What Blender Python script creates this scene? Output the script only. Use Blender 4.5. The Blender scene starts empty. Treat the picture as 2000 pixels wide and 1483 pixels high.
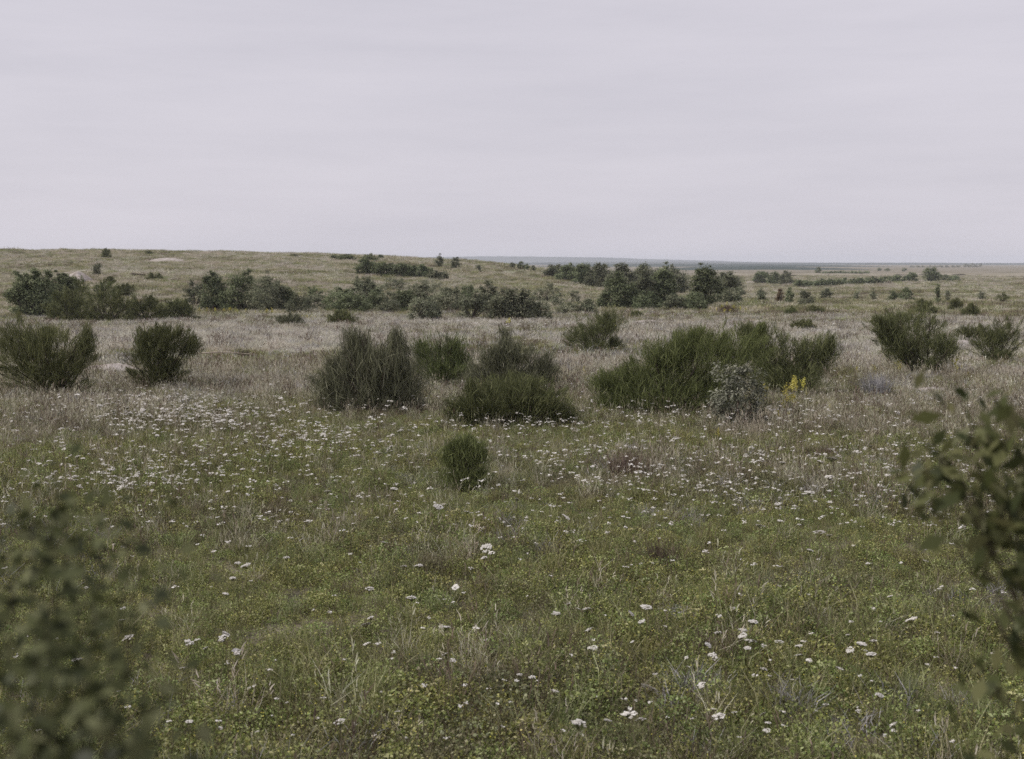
import bpy, math
import numpy as np

# ------------------------------------------------------------------ camera, sky, sun, exposure
SC = bpy.context.scene
COL = SC.collection
F = 2414.0                      # focal length in photograph pixels (2000 wide)
HORIZON = 512.0
PITCH = math.atan((741.5 - HORIZON) / F)
CAMZ = 2.5

cam_data = bpy.data.cameras.new('camera')
cam = bpy.data.objects.new('camera', cam_data)
COL.objects.link(cam)
cam.location = (0, 0, CAMZ)
cam.rotation_euler = (math.radians(90) - PITCH, 0, 0)
cam_data.sensor_width = 36.0
cam_data.lens = 36.0 * F / 2000.0
cam_data.clip_start = 0.05
cam_data.clip_end = 40000
cam_data.dof.use_dof = True
cam_data.dof.focus_distance = 13.0
cam_data.dof.aperture_fstop = 4.6
SC.camera = cam

SUN_EL, SUN_AZ = math.radians(44), math.radians(-98)     # azimuth from +Y towards +X
world = bpy.data.worlds.new('World')
SC.world = world
world.use_nodes = True
wn, wl = world.node_tree.nodes, world.node_tree.links
wn.clear()
w_out = wn.new('ShaderNodeOutputWorld')
w_bg = wn.new('ShaderNodeBackground')
w_sky = wn.new('ShaderNodeTexSky')
w_sky.sky_type = 'NISHITA'
w_sky.sun_disc = False
w_sky.sun_elevation = SUN_EL
w_sky.sun_rotation = SUN_AZ
w_sky.dust_density = 3.0
w_scale = wn.new('ShaderNodeMix'); w_scale.data_type = 'RGBA'; w_scale.blend_type = 'MULTIPLY'
w_scale.inputs[0].default_value = 1.0
w_scale.inputs[7].default_value = (0.1, 0.1, 0.1, 1)
wl.new(w_sky.outputs[0], w_scale.inputs[6])
# an even layer of thin high cloud, slightly streaked
w_tc = wn.new('ShaderNodeTexCoord')
w_map = wn.new('ShaderNodeMapping'); w_map.inputs['Scale'].default_value = (1.6, 1.6, 13.0)
w_noise = wn.new('ShaderNodeTexNoise')
w_noise.inputs['Scale'].default_value = 1.7
w_noise.inputs['Detail'].default_value = 6
w_noise.inputs['Roughness'].default_value = 0.6
wl.new(w_tc.outputs['Generated'], w_map.inputs[0])
wl.new(w_map.outputs[0], w_noise.inputs[0])
w_ramp = wn.new('ShaderNodeValToRGB')
w_ramp.color_ramp.elements[0].position = 0.30
w_ramp.color_ramp.elements[0].color = (0.615, 0.592, 0.655, 1)
w_ramp.color_ramp.elements[1].position = 0.68
w_ramp.color_ramp.elements[1].color = (0.69, 0.66, 0.722, 1)
wl.new(w_noise.outputs[0], w_ramp.inputs[0])
w_mix = wn.new('ShaderNodeMix'); w_mix.data_type = 'RGBA'
w_mix.inputs[0].default_value = 0.93
wl.new(w_scale.outputs[2], w_mix.inputs[6])
wl.new(w_ramp.outputs[0], w_mix.inputs[7])
wl.new(w_mix.outputs[2], w_bg.inputs[0])
w_bg.inputs[1].default_value = 0.61
wl.new(w_bg.outputs[0], w_out.inputs[0])

sun_data = bpy.data.lights.new('sun', 'SUN')
sun_data.energy = 1.5
sun_data.angle = math.radians(10)
sun_data.color = (1.0, 0.95, 0.87)
sun = bpy.data.objects.new('sun', sun_data)
COL.objects.link(sun)
sun.rotation_euler = (math.radians(90) - SUN_EL, 0, -SUN_AZ + math.radians(180))

SC.view_settings.view_transform = 'Standard'
SC.view_settings.look = 'None'
SC.view_settings.gamma = 1.0
SC.view_settings.use_curve_mapping = False
SC.view_settings.exposure = 0.78
SC.cycles.use_denoising = False
SC.cycles.max_bounces = 5
SC.cycles.diffuse_bounces = 3
SC.cycles.transmission_bounces = 3
SC.cycles.volume_bounces = 2
SC.cycles.use_adaptive_sampling = False

rng = np.random.default_rng(35115)

# ------------------------------------------------------------------ terrain
def vnoise(x, y, s, seed):
    x = np.asarray(x, float) / s; y = np.asarray(y, float) / s
    xi = np.floor(x); yi = np.floor(y)
    fx = x - xi; fy = y - yi
    fx = fx * fx * (3 - 2 * fx); fy = fy * fy * (3 - 2 * fy)
    def h(a, b):
        v = np.sin(a * 127.1 + b * 311.7 + seed * 74.7) * 43758.5453
        return v - np.floor(v)
    return (h(xi, yi) * (1 - fx) + h(xi + 1, yi) * fx) * (1 - fy) + (h(xi, yi + 1) * (1 - fx) + h(xi + 1, yi + 1) * fx) * fy

def sstep(a, b, v):
    t = np.clip((v - a) / (b - a), 0, 1)
    return t * t * (3 - 2 * t)

def plain(r):
    return np.interp(r, [0, 30, 95, 150, 330, 800, 3000, 8000, 11000], [0, 0, -.96, -1.4, -2.0, -2.4, -3.7, -7, -9])

HX = [-260, -67, -42, -25, -14, -7, 0, 7, 13, 20, 30]
HZ = [5.2, 5.5, 5.2, 4.85, 4.4, 4.07, 3.42, 2.45, 1.25, .35, 0]

def terrain(x, y):
    x = np.asarray(x, float); y = np.asarray(y, float)
    r = np.hypot(x, y)
    z = plain(r)
    g = np.where(y < 175, np.clip((y - 56) / 114, 0, 1), 1.0)
    g = g * g * (1.75 - .75 * g)
    g = g * (1 - sstep(230, 520, y))
    z = z + np.interp(x, HX, HZ) * g
    z = z + .9 * (1 - sstep(2.2, 4.6, r))                       # low bank the photographer stands on
    amp = sstep(5, 14, r)
    z = z + amp * .10 * (vnoise(x, y, 3.1, 1) - .5) + amp * .05 * (vnoise(x, y, 1.1, 2) - .5)
    z = z + sstep(40, 110, r) * (1 - sstep(600, 1200, r)) * (.55 * (vnoise(x, y, 17, 3) - .5) + .3 * (vnoise(x, y, 5.5, 4) - .5))
    return z

def ray(px, py):
    u = (px - 1000.0) / F; v = (741.5 - py) / F
    cp, sp = math.cos(PITCH), math.sin(PITCH)
    return np.array([u, cp + v * sp, -sp + v * cp])

_T = np.geomspace(1.0, 9000, 1400)
def on_ground(px, py, hover=0.0):
    """the point of the ground (plus hover) that the photograph shows at this pixel"""
    d = ray(px, py)
    h = CAMZ + _T * d[2] - terrain(_T * d[0], _T * d[1]) - hover
    k = np.nonzero((h[:-1] > 0) & (h[1:] <= 0))[0]
    if len(k) == 0:
        return None
    a, b = _T[k[0]], _T[k[0] + 1]
    for _ in range(25):
        m = .5 * (a + b)
        if CAMZ + m * d[2] - float(terrain(m * d[0], m * d[1])) - hover > 0: a = m
        else: b = m
    x, y = a * d[0], a * d[1]
    return np.array([x, y, float(terrain(x, y))])

def near_point(px, py, dist):
    d = ray(px, py)
    return np.array([0, 0, CAMZ]) + d / d[1] * dist

# ------------------------------------------------------------------ materials
def nodes_of(name):
    m = bpy.data.materials.new(name); m.use_nodes = True
    m.node_tree.nodes.clear()
    return m, m.node_tree.nodes, m.node_tree.links

def ramp_node(n, cols):
    r = n.new('ShaderNodeValToRGB')
    e = r.color_ramp.elements
    while len(e) < len(cols): e.new(.5)
    for i, c in enumerate(cols):
        e[i].position = i / max(1, len(cols) - 1); e[i].color = (*c, 1)
    return r

def leaf_mat(name, cols, trans=.3, vary=.35, gloss=0.0, hue=.035):
    """colour by each face's own tint, varied from plant to plant; leaves let some light through"""
    m, n, l = nodes_of(name)
    out = n.new('ShaderNodeOutputMaterial')
    at = n.new('ShaderNodeAttribute'); at.attribute_name = 'tint'
    rp = ramp_node(n, cols)
    l.new(at.outputs['Fac'], rp.inputs[0])
    oi = n.new('ShaderNodeObjectInfo')
    mr = n.new('ShaderNodeMapRange')
    mr.inputs[3].default_value = 1 - vary; mr.inputs[4].default_value = 1 + vary
    l.new(oi.outputs['Random'], mr.inputs[0])
    hs = n.new('ShaderNodeHueSaturation')
    hm = n.new('ShaderNodeMath'); hm.operation = 'MULTIPLY'; hm.inputs[1].default_value = 17.31
    hf = n.new('ShaderNodeMath'); hf.operation = 'FRACT'
    hr = n.new('ShaderNodeMapRange'); hr.inputs[3].default_value = .5 - hue; hr.inputs[4].default_value = .5 + hue
    l.new(oi.outputs['Random'], hm.inputs[0]); l.new(hm.outputs[0], hf.inputs[0]); l.new(hf.outputs[0], hr.inputs[0]); l.new(hr.outputs[0], hs.inputs['Hue'])
    l.new(mr.outputs[0], hs.inputs['Value']); l.new(rp.outputs[0], hs.inputs['Color'])
    df = n.new('ShaderNodeBsdfDiffuse'); tr = n.new('ShaderNodeBsdfTranslucent')
    l.new(hs.outputs[0], df.inputs[0]); l.new(hs.outputs[0], tr.inputs[0])
    mx = n.new('ShaderNodeMixShader'); mx.inputs[0].default_value = trans
    l.new(df.outputs[0], mx.inputs[1]); l.new(tr.outputs[0], mx.inputs[2])
    if gloss > 0:
        gl = n.new('ShaderNodeBsdfGlossy'); gl.inputs['Roughness'].default_value = .45
        gl.inputs[0].default_value = (.8, .8, .8, 1)
        m2 = n.new('ShaderNodeMixShader'); m2.inputs[0].default_value = gloss
        l.new(mx.outputs[0], m2.inputs[1]); l.new(gl.outputs[0], m2.inputs[2]); mx = m2
    l.new(mx.outputs[0], out.inputs[0])
    return m

def noise_mat(name, cols, scale, rough=.95, bump=.0, detail=6):
    m, n, l = nodes_of(name)
    out = n.new('ShaderNodeOutputMaterial')
    tc = n.new('ShaderNodeTexCoord')
    nz = n.new('ShaderNodeTexNoise'); nz.inputs['Scale'].default_value = scale; nz.inputs['Detail'].default_value = detail
    l.new(tc.outputs['Object'], nz.inputs[0])
    rp = ramp_node(n, cols)
    for i, e in enumerate(rp.color_ramp.elements): e.position = .3 + .4 * i / max(1, len(cols) - 1)
    l.new(nz.outputs[0], rp.inputs[0])
    b = n.new('ShaderNodeBsdfPrincipled'); b.inputs['Roughness'].default_value = rough
    b.inputs['Specular IOR Level'].default_value = .15
    l.new(rp.outputs[0], b.inputs['Base Color'])
    if bump:
        bp = n.new('ShaderNodeBump'); bp.inputs['Strength'].default_value = bump
        l.new(nz.outputs[0], bp.inputs['Height']); l.new(bp.outputs[0], b.inputs['Normal'])
    l.new(b.outputs[0], out.inputs[0])
    return m

def ground_mat():
    m, n, l = nodes_of('meadow_soil')
    out = n.new('ShaderNodeOutputMaterial')
    geo = n.new('ShaderNodeNewGeometry')
    def nz(scale, detail, rough=.6):
        k = n.new('ShaderNodeTexNoise'); k.inputs['Scale'].default_value = scale
        k.inputs['Detail'].default_value = detail; k.inputs['Roughness'].default_value = rough
        l.new(geo.outputs['Position'], k.inputs[0]); return k
    big, mid, fine = nz(.035, 5), nz(.5, 7, .7), nz(7, 6, .7)
    r1 = ramp_node(n, [(.16, .15, .105), (.28, .25, .20), (.38, .345, .30)])
    for e, p in zip(r1.color_ramp.elements, (.32, .5, .68)): e.position = p
    l.new(big.outputs[0], r1.inputs[0])
    r2 = ramp_node(n, [(.09, .092, .055), (.20, .182, .135), (.31, .28, .24)])
    for e, p in zip(r2.color_ramp.elements, (.33, .5, .66)): e.position = p
    l.new(mid.outputs[0], r2.inputs[0])
    m1 = n.new('ShaderNodeMix'); m1.data_type = 'RGBA'; m1.inputs[0].default_value = .55
    l.new(r1.outputs[0], m1.inputs[6]); l.new(r2.outputs[0], m1.inputs[7])
    r3 = ramp_node(n, [(.55, .55, .55), (1.35, 1.32, 1.28)])
    for e, p in zip(r3.color_ramp.elements, (.3, .7)): e.position = p
    l.new(fine.outputs[0], r3.inputs[0])
    m2 = n.new('ShaderNodeMix'); m2.data_type = 'RGBA'; m2.blend_type = 'MULTIPLY'; m2.inputs[0].default_value = 1
    l.new(m1.outputs[2], m2.inputs[6]); l.new(r3.outputs[0], m2.inputs[7])
    b = n.new('ShaderNodeBsdfPrincipled'); b.inputs['Roughness'].default_value = 1
    b.inputs['Specular IOR Level'].default_value = .05
    l.new(m2.outputs[2], b.inputs['Base Color'])
    bp = n.new('ShaderNodeBump'); bp.inputs['Strength'].default_value = .6; bp.inputs['Distance'].default_value = .05
    l.new(fine.outputs[0], bp.inputs['Height']); l.new(bp.outputs[0], b.inputs['Normal'])
    l.new(b.outputs[0], out.inputs[0])
    return m

M = {}
M['soil'] = ground_mat()
M['chalk'] = noise_mat('chalky_soil', [(.22, .19, .16), (.38, .34, .31), (.52, .48, .46)], 3.5, bump=.4)
M['path'] = noise_mat('worn_path', [(.27, .23, .18), (.42, .38, .33), (.50, .46, .42)], .8, bump=.2)
M['field'] = noise_mat('pale_stubble', [(.20, .175, .12), (.28, .25, .19), (.34, .31, .25)], .06, bump=.1)
M['hill'] = noise_mat('wooded_hill', [(.03, .048, .045), (.05, .07, .062), (.08, .095, .085)], .0022, bump=.0)
M['bark'] = noise_mat('bark', [(.035, .028, .02), (.075, .06, .045), (.12, .10, .08)], 14, bump=.4)
M['deadwood'] = noise_mat('bleached_wood', [(.28, .23, .18), (.42, .36, .29), (.52, .46, .38)], 9, bump=.3)
M['broom'] = leaf_mat('broom_twigs', [(0.036, 0.043, 0.020), (0.090, 0.101, 0.045), (0.171, 0.182, 0.085), (0.293, 0.293, 0.155)], .15, .15, hue=.008)
M['broom_green'] = leaf_mat('broom_twigs_fresh', [(0.039, 0.048, 0.021), (0.097, 0.118, 0.047), (0.173, 0.199, 0.082), (0.277, 0.287, 0.154)], .18, .12, hue=.008)
M['broom_dry'] = leaf_mat('broom_twigs_grey', [(0.049, 0.053, 0.033), (0.117, 0.124, 0.075), (0.195, 0.199, 0.126), (0.357, 0.341, 0.260)], .12, .12, hue=.008)
M['leaf_dark'] = leaf_mat('leaf_dark', [(0.058, 0.076, 0.046), (0.136, 0.163, 0.088), (0.231, 0.262, 0.151), (0.398, 0.419, 0.273)], .22, .18, hue=.008)
M['leaf_blue'] = leaf_mat('leaf_bluish', [(0.068, 0.081, 0.053), (0.146, 0.162, 0.103), (0.237, 0.244, 0.166), (0.397, 0.385, 0.268)], .22, .18, hue=.008)
M['leaf_pale'] = leaf_mat('leaf_pale', [(0.115, 0.131, 0.082), (0.209, 0.225, 0.144), (0.303, 0.314, 0.221), (0.418, 0.408, 0.308)], .25, .18, hue=.008)
M['leaf_silver'] = leaf_mat('leaf_silver', [(0.044, 0.050, 0.034), (0.125, 0.132, 0.095), (0.250, 0.255, 0.201), (0.376, 0.374, 0.303)], .15, .1, hue=.008)
M['leaf_fore'] = leaf_mat('leaf_foreground', [(0.038, 0.047, 0.018), (0.081, 0.092, 0.033), (0.133, 0.140, 0.053), (0.208, 0.201, 0.095)], .35, .1, gloss=.015, hue=.008)
M['leaf_fore_dark'] = leaf_mat('leaf_foreground_dark', [(0.026, 0.033, 0.014), (0.059, 0.070, 0.028), (0.107, 0.122, 0.050), (0.202, 0.213, 0.110)], .3, .1, gloss=.015, hue=.008)
M['leaf_brown'] = leaf_mat('leaf_withered', [(.07, .05, .03), (.14, .10, .06), (.21, .155, .10), (.28, .22, .16)], .2, .15, hue=.008)
M['herb'] = leaf_mat('herb_leaves', [(0.084, 0.102, 0.029), (0.209, 0.242, 0.075), (0.341, 0.376, 0.141), (0.502, 0.510, 0.272)], .35, .32)
M['herb_b'] = leaf_mat('herb_leaves_dull', [(0.080, 0.079, 0.040), (0.172, 0.175, 0.088), (0.276, 0.271, 0.152), (0.413, 0.407, 0.270)], .3, .30)
M['grass'] = leaf_mat('grass_green', [(0.115, 0.129, 0.054), (0.230, 0.248, 0.101), (0.346, 0.351, 0.173), (0.507, 0.487, 0.309)], .35, .30)
M['straw'] = leaf_mat('grass_dry', [(0.194, 0.170, 0.115), (0.388, 0.347, 0.252), (0.559, 0.517, 0.404), (0.730, 0.706, 0.580)], .35, .28)
M['lilac'] = leaf_mat('grass_bleached', [(0.293, 0.264, 0.212), (0.485, 0.452, 0.381), (0.632, 0.606, 0.519), (0.767, 0.753, 0.656)], .35, .22)
M['brown'] = leaf_mat('dead_stems', [(.055, .042, .03), (.115, .088, .062), (.20, .16, .12), (.31, .26, .21)], .15, .3)
M['grey'] = leaf_mat('grey_herb', [(0.162, 0.160, 0.151), (0.312, 0.303, 0.300), (0.451, 0.439, 0.444), (0.601, 0.578, 0.601)], .2, .2)
M['white'] = leaf_mat('white_florets', [(.55, .52, .45), (.70, .67, .62), (.78, .76, .72), (.83, .81, .79)], .25, .1, hue=.008)
M['yellow'] = leaf_mat('yellow_florets', [(.44, .40, .07), (.58, .53, .12), (.67, .62, .18), (.73, .69, .30)], .25, .12, hue=.008)
M['stem'] = leaf_mat('flower_stem', [(.07, .08, .03), (.12, .125, .05), (.17, .165, .075), (.22, .2, .11)], .1, .2)

# ------------------------------------------------------------------ mesh helpers
class MB:
    """collects quads with a tint and a material slot, then links them as one mesh"""
    def __init__(s): s.v = []; s.q = []; s.t = []; s.m = []; s.n = 0
    def add(s, v, q, tint, mi=0):
        v = np.asarray(v, float).reshape(-1, 3); q = np.asarray(q, int).reshape(-1, 4)
        s.v.append(v); s.q.append(q + s.n); s.n += len(v)
        s.t.append(np.broadcast_to(np.asarray(tint, float), (len(q),))); s.m.append(np.full(len(q), mi))
    def mesh(s, name, mats, smooth=False):
        me = bpy.data.meshes.new(name)
        v = np.concatenate(s.v); q = np.concatenate(s.q); t = np.concatenate(s.t); mi = np.concatenate(s.m)
        me.vertices.add(len(v)); me.vertices.foreach_set('co', v.astype(np.float32).ravel())
        me.loops.add(4 * len(q)); me.loops.foreach_set('vertex_index', q.astype(np.int32).ravel())
        me.polygons.add(len(q)); me.polygons.foreach_set('loop_start', np.arange(0, 4 * len(q), 4, dtype=np.int32))
        me.polygons.foreach_set('material_index', mi.astype(np.int32))
        for m in mats: me.materials.append(m)
        a = me.attributes.new('tint', 'FLOAT', 'FACE'); a.data.foreach_set('value', np.clip(t, 0, 1).astype(np.float32))
        if smooth: me.polygons.foreach_set('use_smooth', np.ones(len(q), dtype=bool))
        me.update(calc_edges=True)
        return me

def unit(a): return a / np.maximum(np.linalg.norm(a, axis=-1, keepdims=True), 1e-9)

def blades(mb, P, D, L, W, bend, tint, mi=0, tip=.2):
    n = len(P); D = unit(D); L = np.asarray(L).reshape(-1, 1) * np.ones((n, 1)); W = np.asarray(W).reshape(-1, 1) * np.ones((n, 1))
    S = unit(np.cross(D, unit(rng.normal(size=(n, 3))))) * W * .5
    B = rng.normal(size=(n, 3)); B[:, 2] = -np.abs(B[:, 2]) * .6
    mid = P + D * L * .55
    end = P + D * L + B * L * bend
    v = np.stack([P - S * .8, P + S * .8, mid - S, mid + S, end - S * tip, end + S * tip], 1).reshape(-1, 3)
    k = (np.arange(n) * 6)[:, None]
    q = np.stack([k + [0, 1, 3, 2], k + [2, 3, 5, 4]], 1).reshape(-1, 4)
    mb.add(v, q, np.repeat(np.broadcast_to(tint, (n,)), 2), mi)

def leaves(mb, P, N, size, aspect, tint, mi=0, axis=None):
    """rhombic leaves round the points P with normals N"""
    n = len(P); N = unit(N)
    A = rng.normal(size=(n, 3)) if axis is None else axis
    U = unit(A - N * np.sum(A * N, 1, keepdims=True)); V = np.cross(N, U)
    s = np.asarray(size).reshape(-1, 1) * np.ones((n, 1))
    v = np.stack([P - U * s * .5, P + V * s * .5 * aspect - U * s * .05 + N * s * .06, P + U * s * .5, P - V * s * .5 * aspect - U * s * .05 + N * s * .06], 1).reshape(-1, 3)
    q = (np.arange(n) * 4)[:, None] + [0, 1, 2, 3]
    mb.add(v, q, tint, mi)

def tube(mb, pts, rad, sides=5, tint=.5, mi=0):
    pts = np.asarray(pts, float); rad = np.asarray(rad, float)
    tan = unit(np.gradient(pts, axis=0))
    ref = np.where(np.abs(tan[:, [2]]) > .9, [[1., 0, 0]], [[0, 0, 1.]])
    a = unit(np.cross(tan, ref)); b = np.cross(tan, a)
    th = np.arange(sides) / sides * 2 * math.pi
    v = pts[:, None] + rad[:, None, None] * (np.cos(th)[None, :, None] * a[:, None] + np.sin(th)[None, :, None] * b[:, None])
    q = []
    for i in range(len(pts) - 1):
        for j in range(sides):
            j2 = (j + 1) % sides
            q.append([i * sides + j, i * sides + j2, (i + 1) * sides + j2, (i + 1) * sides + j])
    mb.add(v.reshape(-1, 3), q, tint, mi)

def link(name, me, parent=None, loc=None):
    o = bpy.data.objects.new(name, me)
    COL.objects.link(o)
    if parent is not None: o.parent = parent
    if loc is not None: o.location = loc
    return o

def tag(o, label, cat, group=None, kind=None):
    o['label'] = label; o['category'] = cat
    if group: o['group'] = group
    if kind: o['kind'] = kind
    return o

# ------------------------------------------------------------------ the setting
def polar_sheet(name, r, th, mat):
    R, T = np.meshgrid(r, th, indexing='ij')
    X = R * np.sin(T); Y = R * np.cos(T)
    Z = terrain(X, Y)
    nr, nt = R.shape
    i = np.arange(nr - 1)[:, None] * nt; j = np.arange(nt - 1)[None, :]
    a = (i + j)
    q = np.stack([a, a + nt, a + nt + 1, a + 1], -1).reshape(-1, 4)
    mb = MB(); mb.add(np.stack([X, Y, Z], -1), q, .5)
    return link(name, mb.mesh(name, [mat], smooth=True))

thf = np.radians(np.concatenate([np.linspace(-180, -40, 36)[:-1], np.linspace(-40, 40, 420), np.linspace(40, 180, 36)[1:]]))
g = polar_sheet('ground', np.concatenate([np.linspace(.02, 4, 18), np.geomspace(4.2, 5600, 370)]), thf, M['soil'])
g['kind'] = 'structure'

# far blue hills beyond the plain
def ridge(d, px, top, prof, seed):
    px_ = np.linspace(px[0], px[-1], 300)
    tp = np.interp(px_, px, top)
    x = (px_ - 1000) / F * d
    tp = tp + .8 * (vnoise(px_, px_ * 0, 45, seed) - .5) + .55 * (vnoise(px_, px_ * 0, 9, seed + 1) - .5) + .35 * (vnoise(px_, px_ * 0, 3.5, seed + 2) - .5)
    zt = CAMZ + (HORIZON - tp) / F * d
    V = []
    for dy, f in prof:
        base = terrain(x, x * 0 + d + dy) - 1.0
        V.append(np.stack([x, np.full_like(x, d + dy), base + np.maximum(zt - base, 0) * f], 1))
    V = np.stack(V); nr, nc = V.shape[:2]
    a = (np.arange(nr - 1)[:, None] * nc + np.arange(nc - 1)[None])
    mb = MB(); mb.add(V, np.stack([a, a + 1, a + nc + 1, a + nc], -1).reshape(-1, 4), .5)
    o = link('hills', mb.mesh('hills', [M['hill']], smooth=True)); o['kind'] = 'structure'
PR = [(-400, 0), (-230, .45), (-90, .85), (0, 1.0), (150, .9), (350, .4), (500, 0)]
ridge(4600.0, [200, 700, 800, 900, 1000, 1100, 1200, 1300, 1400, 1500, 1650, 2300], [506, 504, 503, 501.5, 501, 502, 504, 507, 510, 512.5, 514, 514.5], PR, 8)
PW = [(-160, 0), (-120, .6), (-60, .9), (0, 1.0), (60, .9), (120, 0)]
ridge(2700.0, [900, 1150, 1300, 1450, 1600, 1800, 2000, 2300], [514, 512.5, 512, 513, 513.5, 513.5, 514, 514], PW, 21)
ridge(1500.0, [1050, 1180, 1320, 1480, 1600, 1700, 1760], [520, 516, 515.5, 516.5, 518, 520, 523], PW, 31)
ridge(820.0, [1290, 1380, 1480, 1560, 1640, 1690], [525, 521, 520, 521.5, 524, 526.5], [(-60, 0), (-40, .7), (0, 1.0), (40, .8), (60, 0)], 41)

def ground_strip(name, pix, width, mat, lift, n=40):
    """a worn strip that follows the ground between pixels"""
    P = np.array([on_ground(*p) for p in pix])[:, :2]
    s = np.linspace(0, len(P) - 1, n)
    c = np.stack([np.interp(s, np.arange(len(P)), P[:, k]) for k in (0, 1)], 1)
    t = unit(np.gradient(c, axis=0)); nrm = np.stack([-t[:, 1], t[:, 0]], 1)
    rows = []
    for k in np.linspace(-.5, .5, 6):
        w = width * (1 + .5 * (vnoise(s * 3, s * 0 + k, 1, 6) - .5)) * np.minimum(1, np.minimum(s, len(P) - 1 - s) * 6 + .1)
        p = c + nrm * (k * w)[:, None]
        rows.append(np.column_stack([p, terrain(p[:, 0], p[:, 1]) + lift * (1 - (2 * k) ** 4) + .004]))
    V = np.stack(rows); nr, nc = V.shape[:2]
    a = (np.arange(nr - 1)[:, None] * nc + np.arange(nc - 1)[None])
    mb = MB(); mb.add(V, np.stack([a, a + 1, a + nc + 1, a + nc], -1).reshape(-1, 4), .5)
    o = link(name, mb.mesh(name, [mat], smooth=True)); o['kind'] = 'structure'
    return o
ground_strip('path', [(1560, 585), (1650, 581), (1740, 579), (1830, 577), (1960, 575)], 2.6, M['path'], .05)
ground_strip('field', [(1545, 538.5), (1640, 537.5), (1740, 537), (1800, 537)], 90, M['field'], .25)
ground_strip('field', [(1872, 537), (1930, 536.5), (2010, 536.5)], 70, M['field'], .25)

SOILS = [  # pixel, half width, half depth (m), height (m)
    ((152, 549), 1.45, 1.3, .72, 'pale chalky spoil heap with dark streak behind left green thicket', 'spoil_heap', 'spoil heap'),
    ((325, 509), 2.0, 2.6, .22, 'pale bare earth scar near the crest of left hillside', 'bare_earth_patch', 'bare earth'),
    ((1268, 634), 1.4, 1.3, .16, 'pale bare earth hump beside broom with yellow flowers', 'bare_earth_patch', 'bare earth'),
    ((1482, 634), .55, .8, .16, 'small pale bare earth patch right above the largest broom', 'bare_earth_patch', 'bare earth'),
    ((1800, 768), .75, .35, .09, 'thin pale bare earth strip in front of right broom', 'bare_earth_patch', 'bare earth'),
    ((1870, 676), .7, .8, .16, 'pale bare earth patch under right edge brooms', 'bare_earth_patch', 'bare earth'),
    ((215, 728), .75, .8, .16, 'pale bare earth patch between the two left brooms', 'bare_earth_patch', 'bare earth'),
    ((1492, 552), 3.2, 3.5, .5, 'white bare earth bank under far clump of three trees', 'bare_earth_patch', 'bare earth'),
]
SOILPOS = []
for k, (p, rx, ry, h, lab, nm, cat) in enumerate(SOILS):
    c = on_ground(*p)
    SOILPOS.append((c[0], c[1], rx, ry))
    nr, nt = 12, 36
    rr = np.linspace(0.001, 1, nr)[:, None]; th = np.linspace(0, 2 * math.pi, nt)[None]
    wob = 1 + .35 * (vnoise(np.cos(th) * 2 + k * 7, np.sin(th) * 2, .9, 11) - .5) + .25 * (vnoise(np.cos(th) * 2 + k * 7, np.sin(th) * 2, .35, 12) - .5)
    X = rr * rx * wob * np.cos(th); Y = rr * ry * wob * np.sin(th)
    Z = h * (1 - rr ** 2) ** .8 * (.8 + .5 * vnoise(X + k * 9, Y, rx * .35, 13)) - .12 * h * rr + .02
    Z = Z + terrain(c[0] + X, c[1] + Y) - c[2] - .02 * rr ** 4
    mb = MB(); a = np.arange(nr - 1)[:, None] * nt + np.arange(nt - 1)[None]
    mb.add(np.stack([X, Y, Z], -1), np.stack([a, a + nt, a + nt + 1, a + 1], -1).reshape(-1, 4), .5)
    tag(link(nm, mb.mesh(nm, [M['chalk']], smooth=True), loc=c), lab, cat)

# ------------------------------------------------------------------ shrubs and trees
FOOT = []      # footprints, kept clear of grass

def ball(n, p=2.2):
    d = unit(rng.normal(size=(n, 3)))
    return d * (rng.random((n, 1)) ** (1 / p))

def lobes_m(lobes, bx, by, s, depth=.8, grow=1.0):
    out = []
    for (px, py, rx, ry) in lobes:
        w = rx * s * grow
        out.append(((px - bx) * s, rng.normal() * w * .35, (by - py) * s, w, max(w * depth, ry * s * .5), ry * s * grow))
    return np.array(out)

def limbs(mb, targets, H, r0, tint=.4, n=6, spread=.04):
    for t in targets:
        st = rng.normal(size=3) * [spread * H, spread * H, 0]; st[2] = -.06
        mid = st * .55 + np.array(t) * .45; mid[2] = st[2] + (t[2] - st[2]) * .55
        mid = mid + rng.normal(size=3) * H * .03
        s = np.linspace(0, 1, n)[:, None]
        pts = (1 - s) ** 2 * st + 2 * s * (1 - s) * mid + s ** 2 * np.array(t)
        tube(mb, pts, r0 * (1 - .8 * s[:, 0]) * rng.uniform(.6, 1.1), 5, tint)

def pick(lb, n, e=.9):
    w = (lb[:, 3] * lb[:, 5]) ** e
    return rng.choice(len(lb), n, p=w / w.sum())

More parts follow.
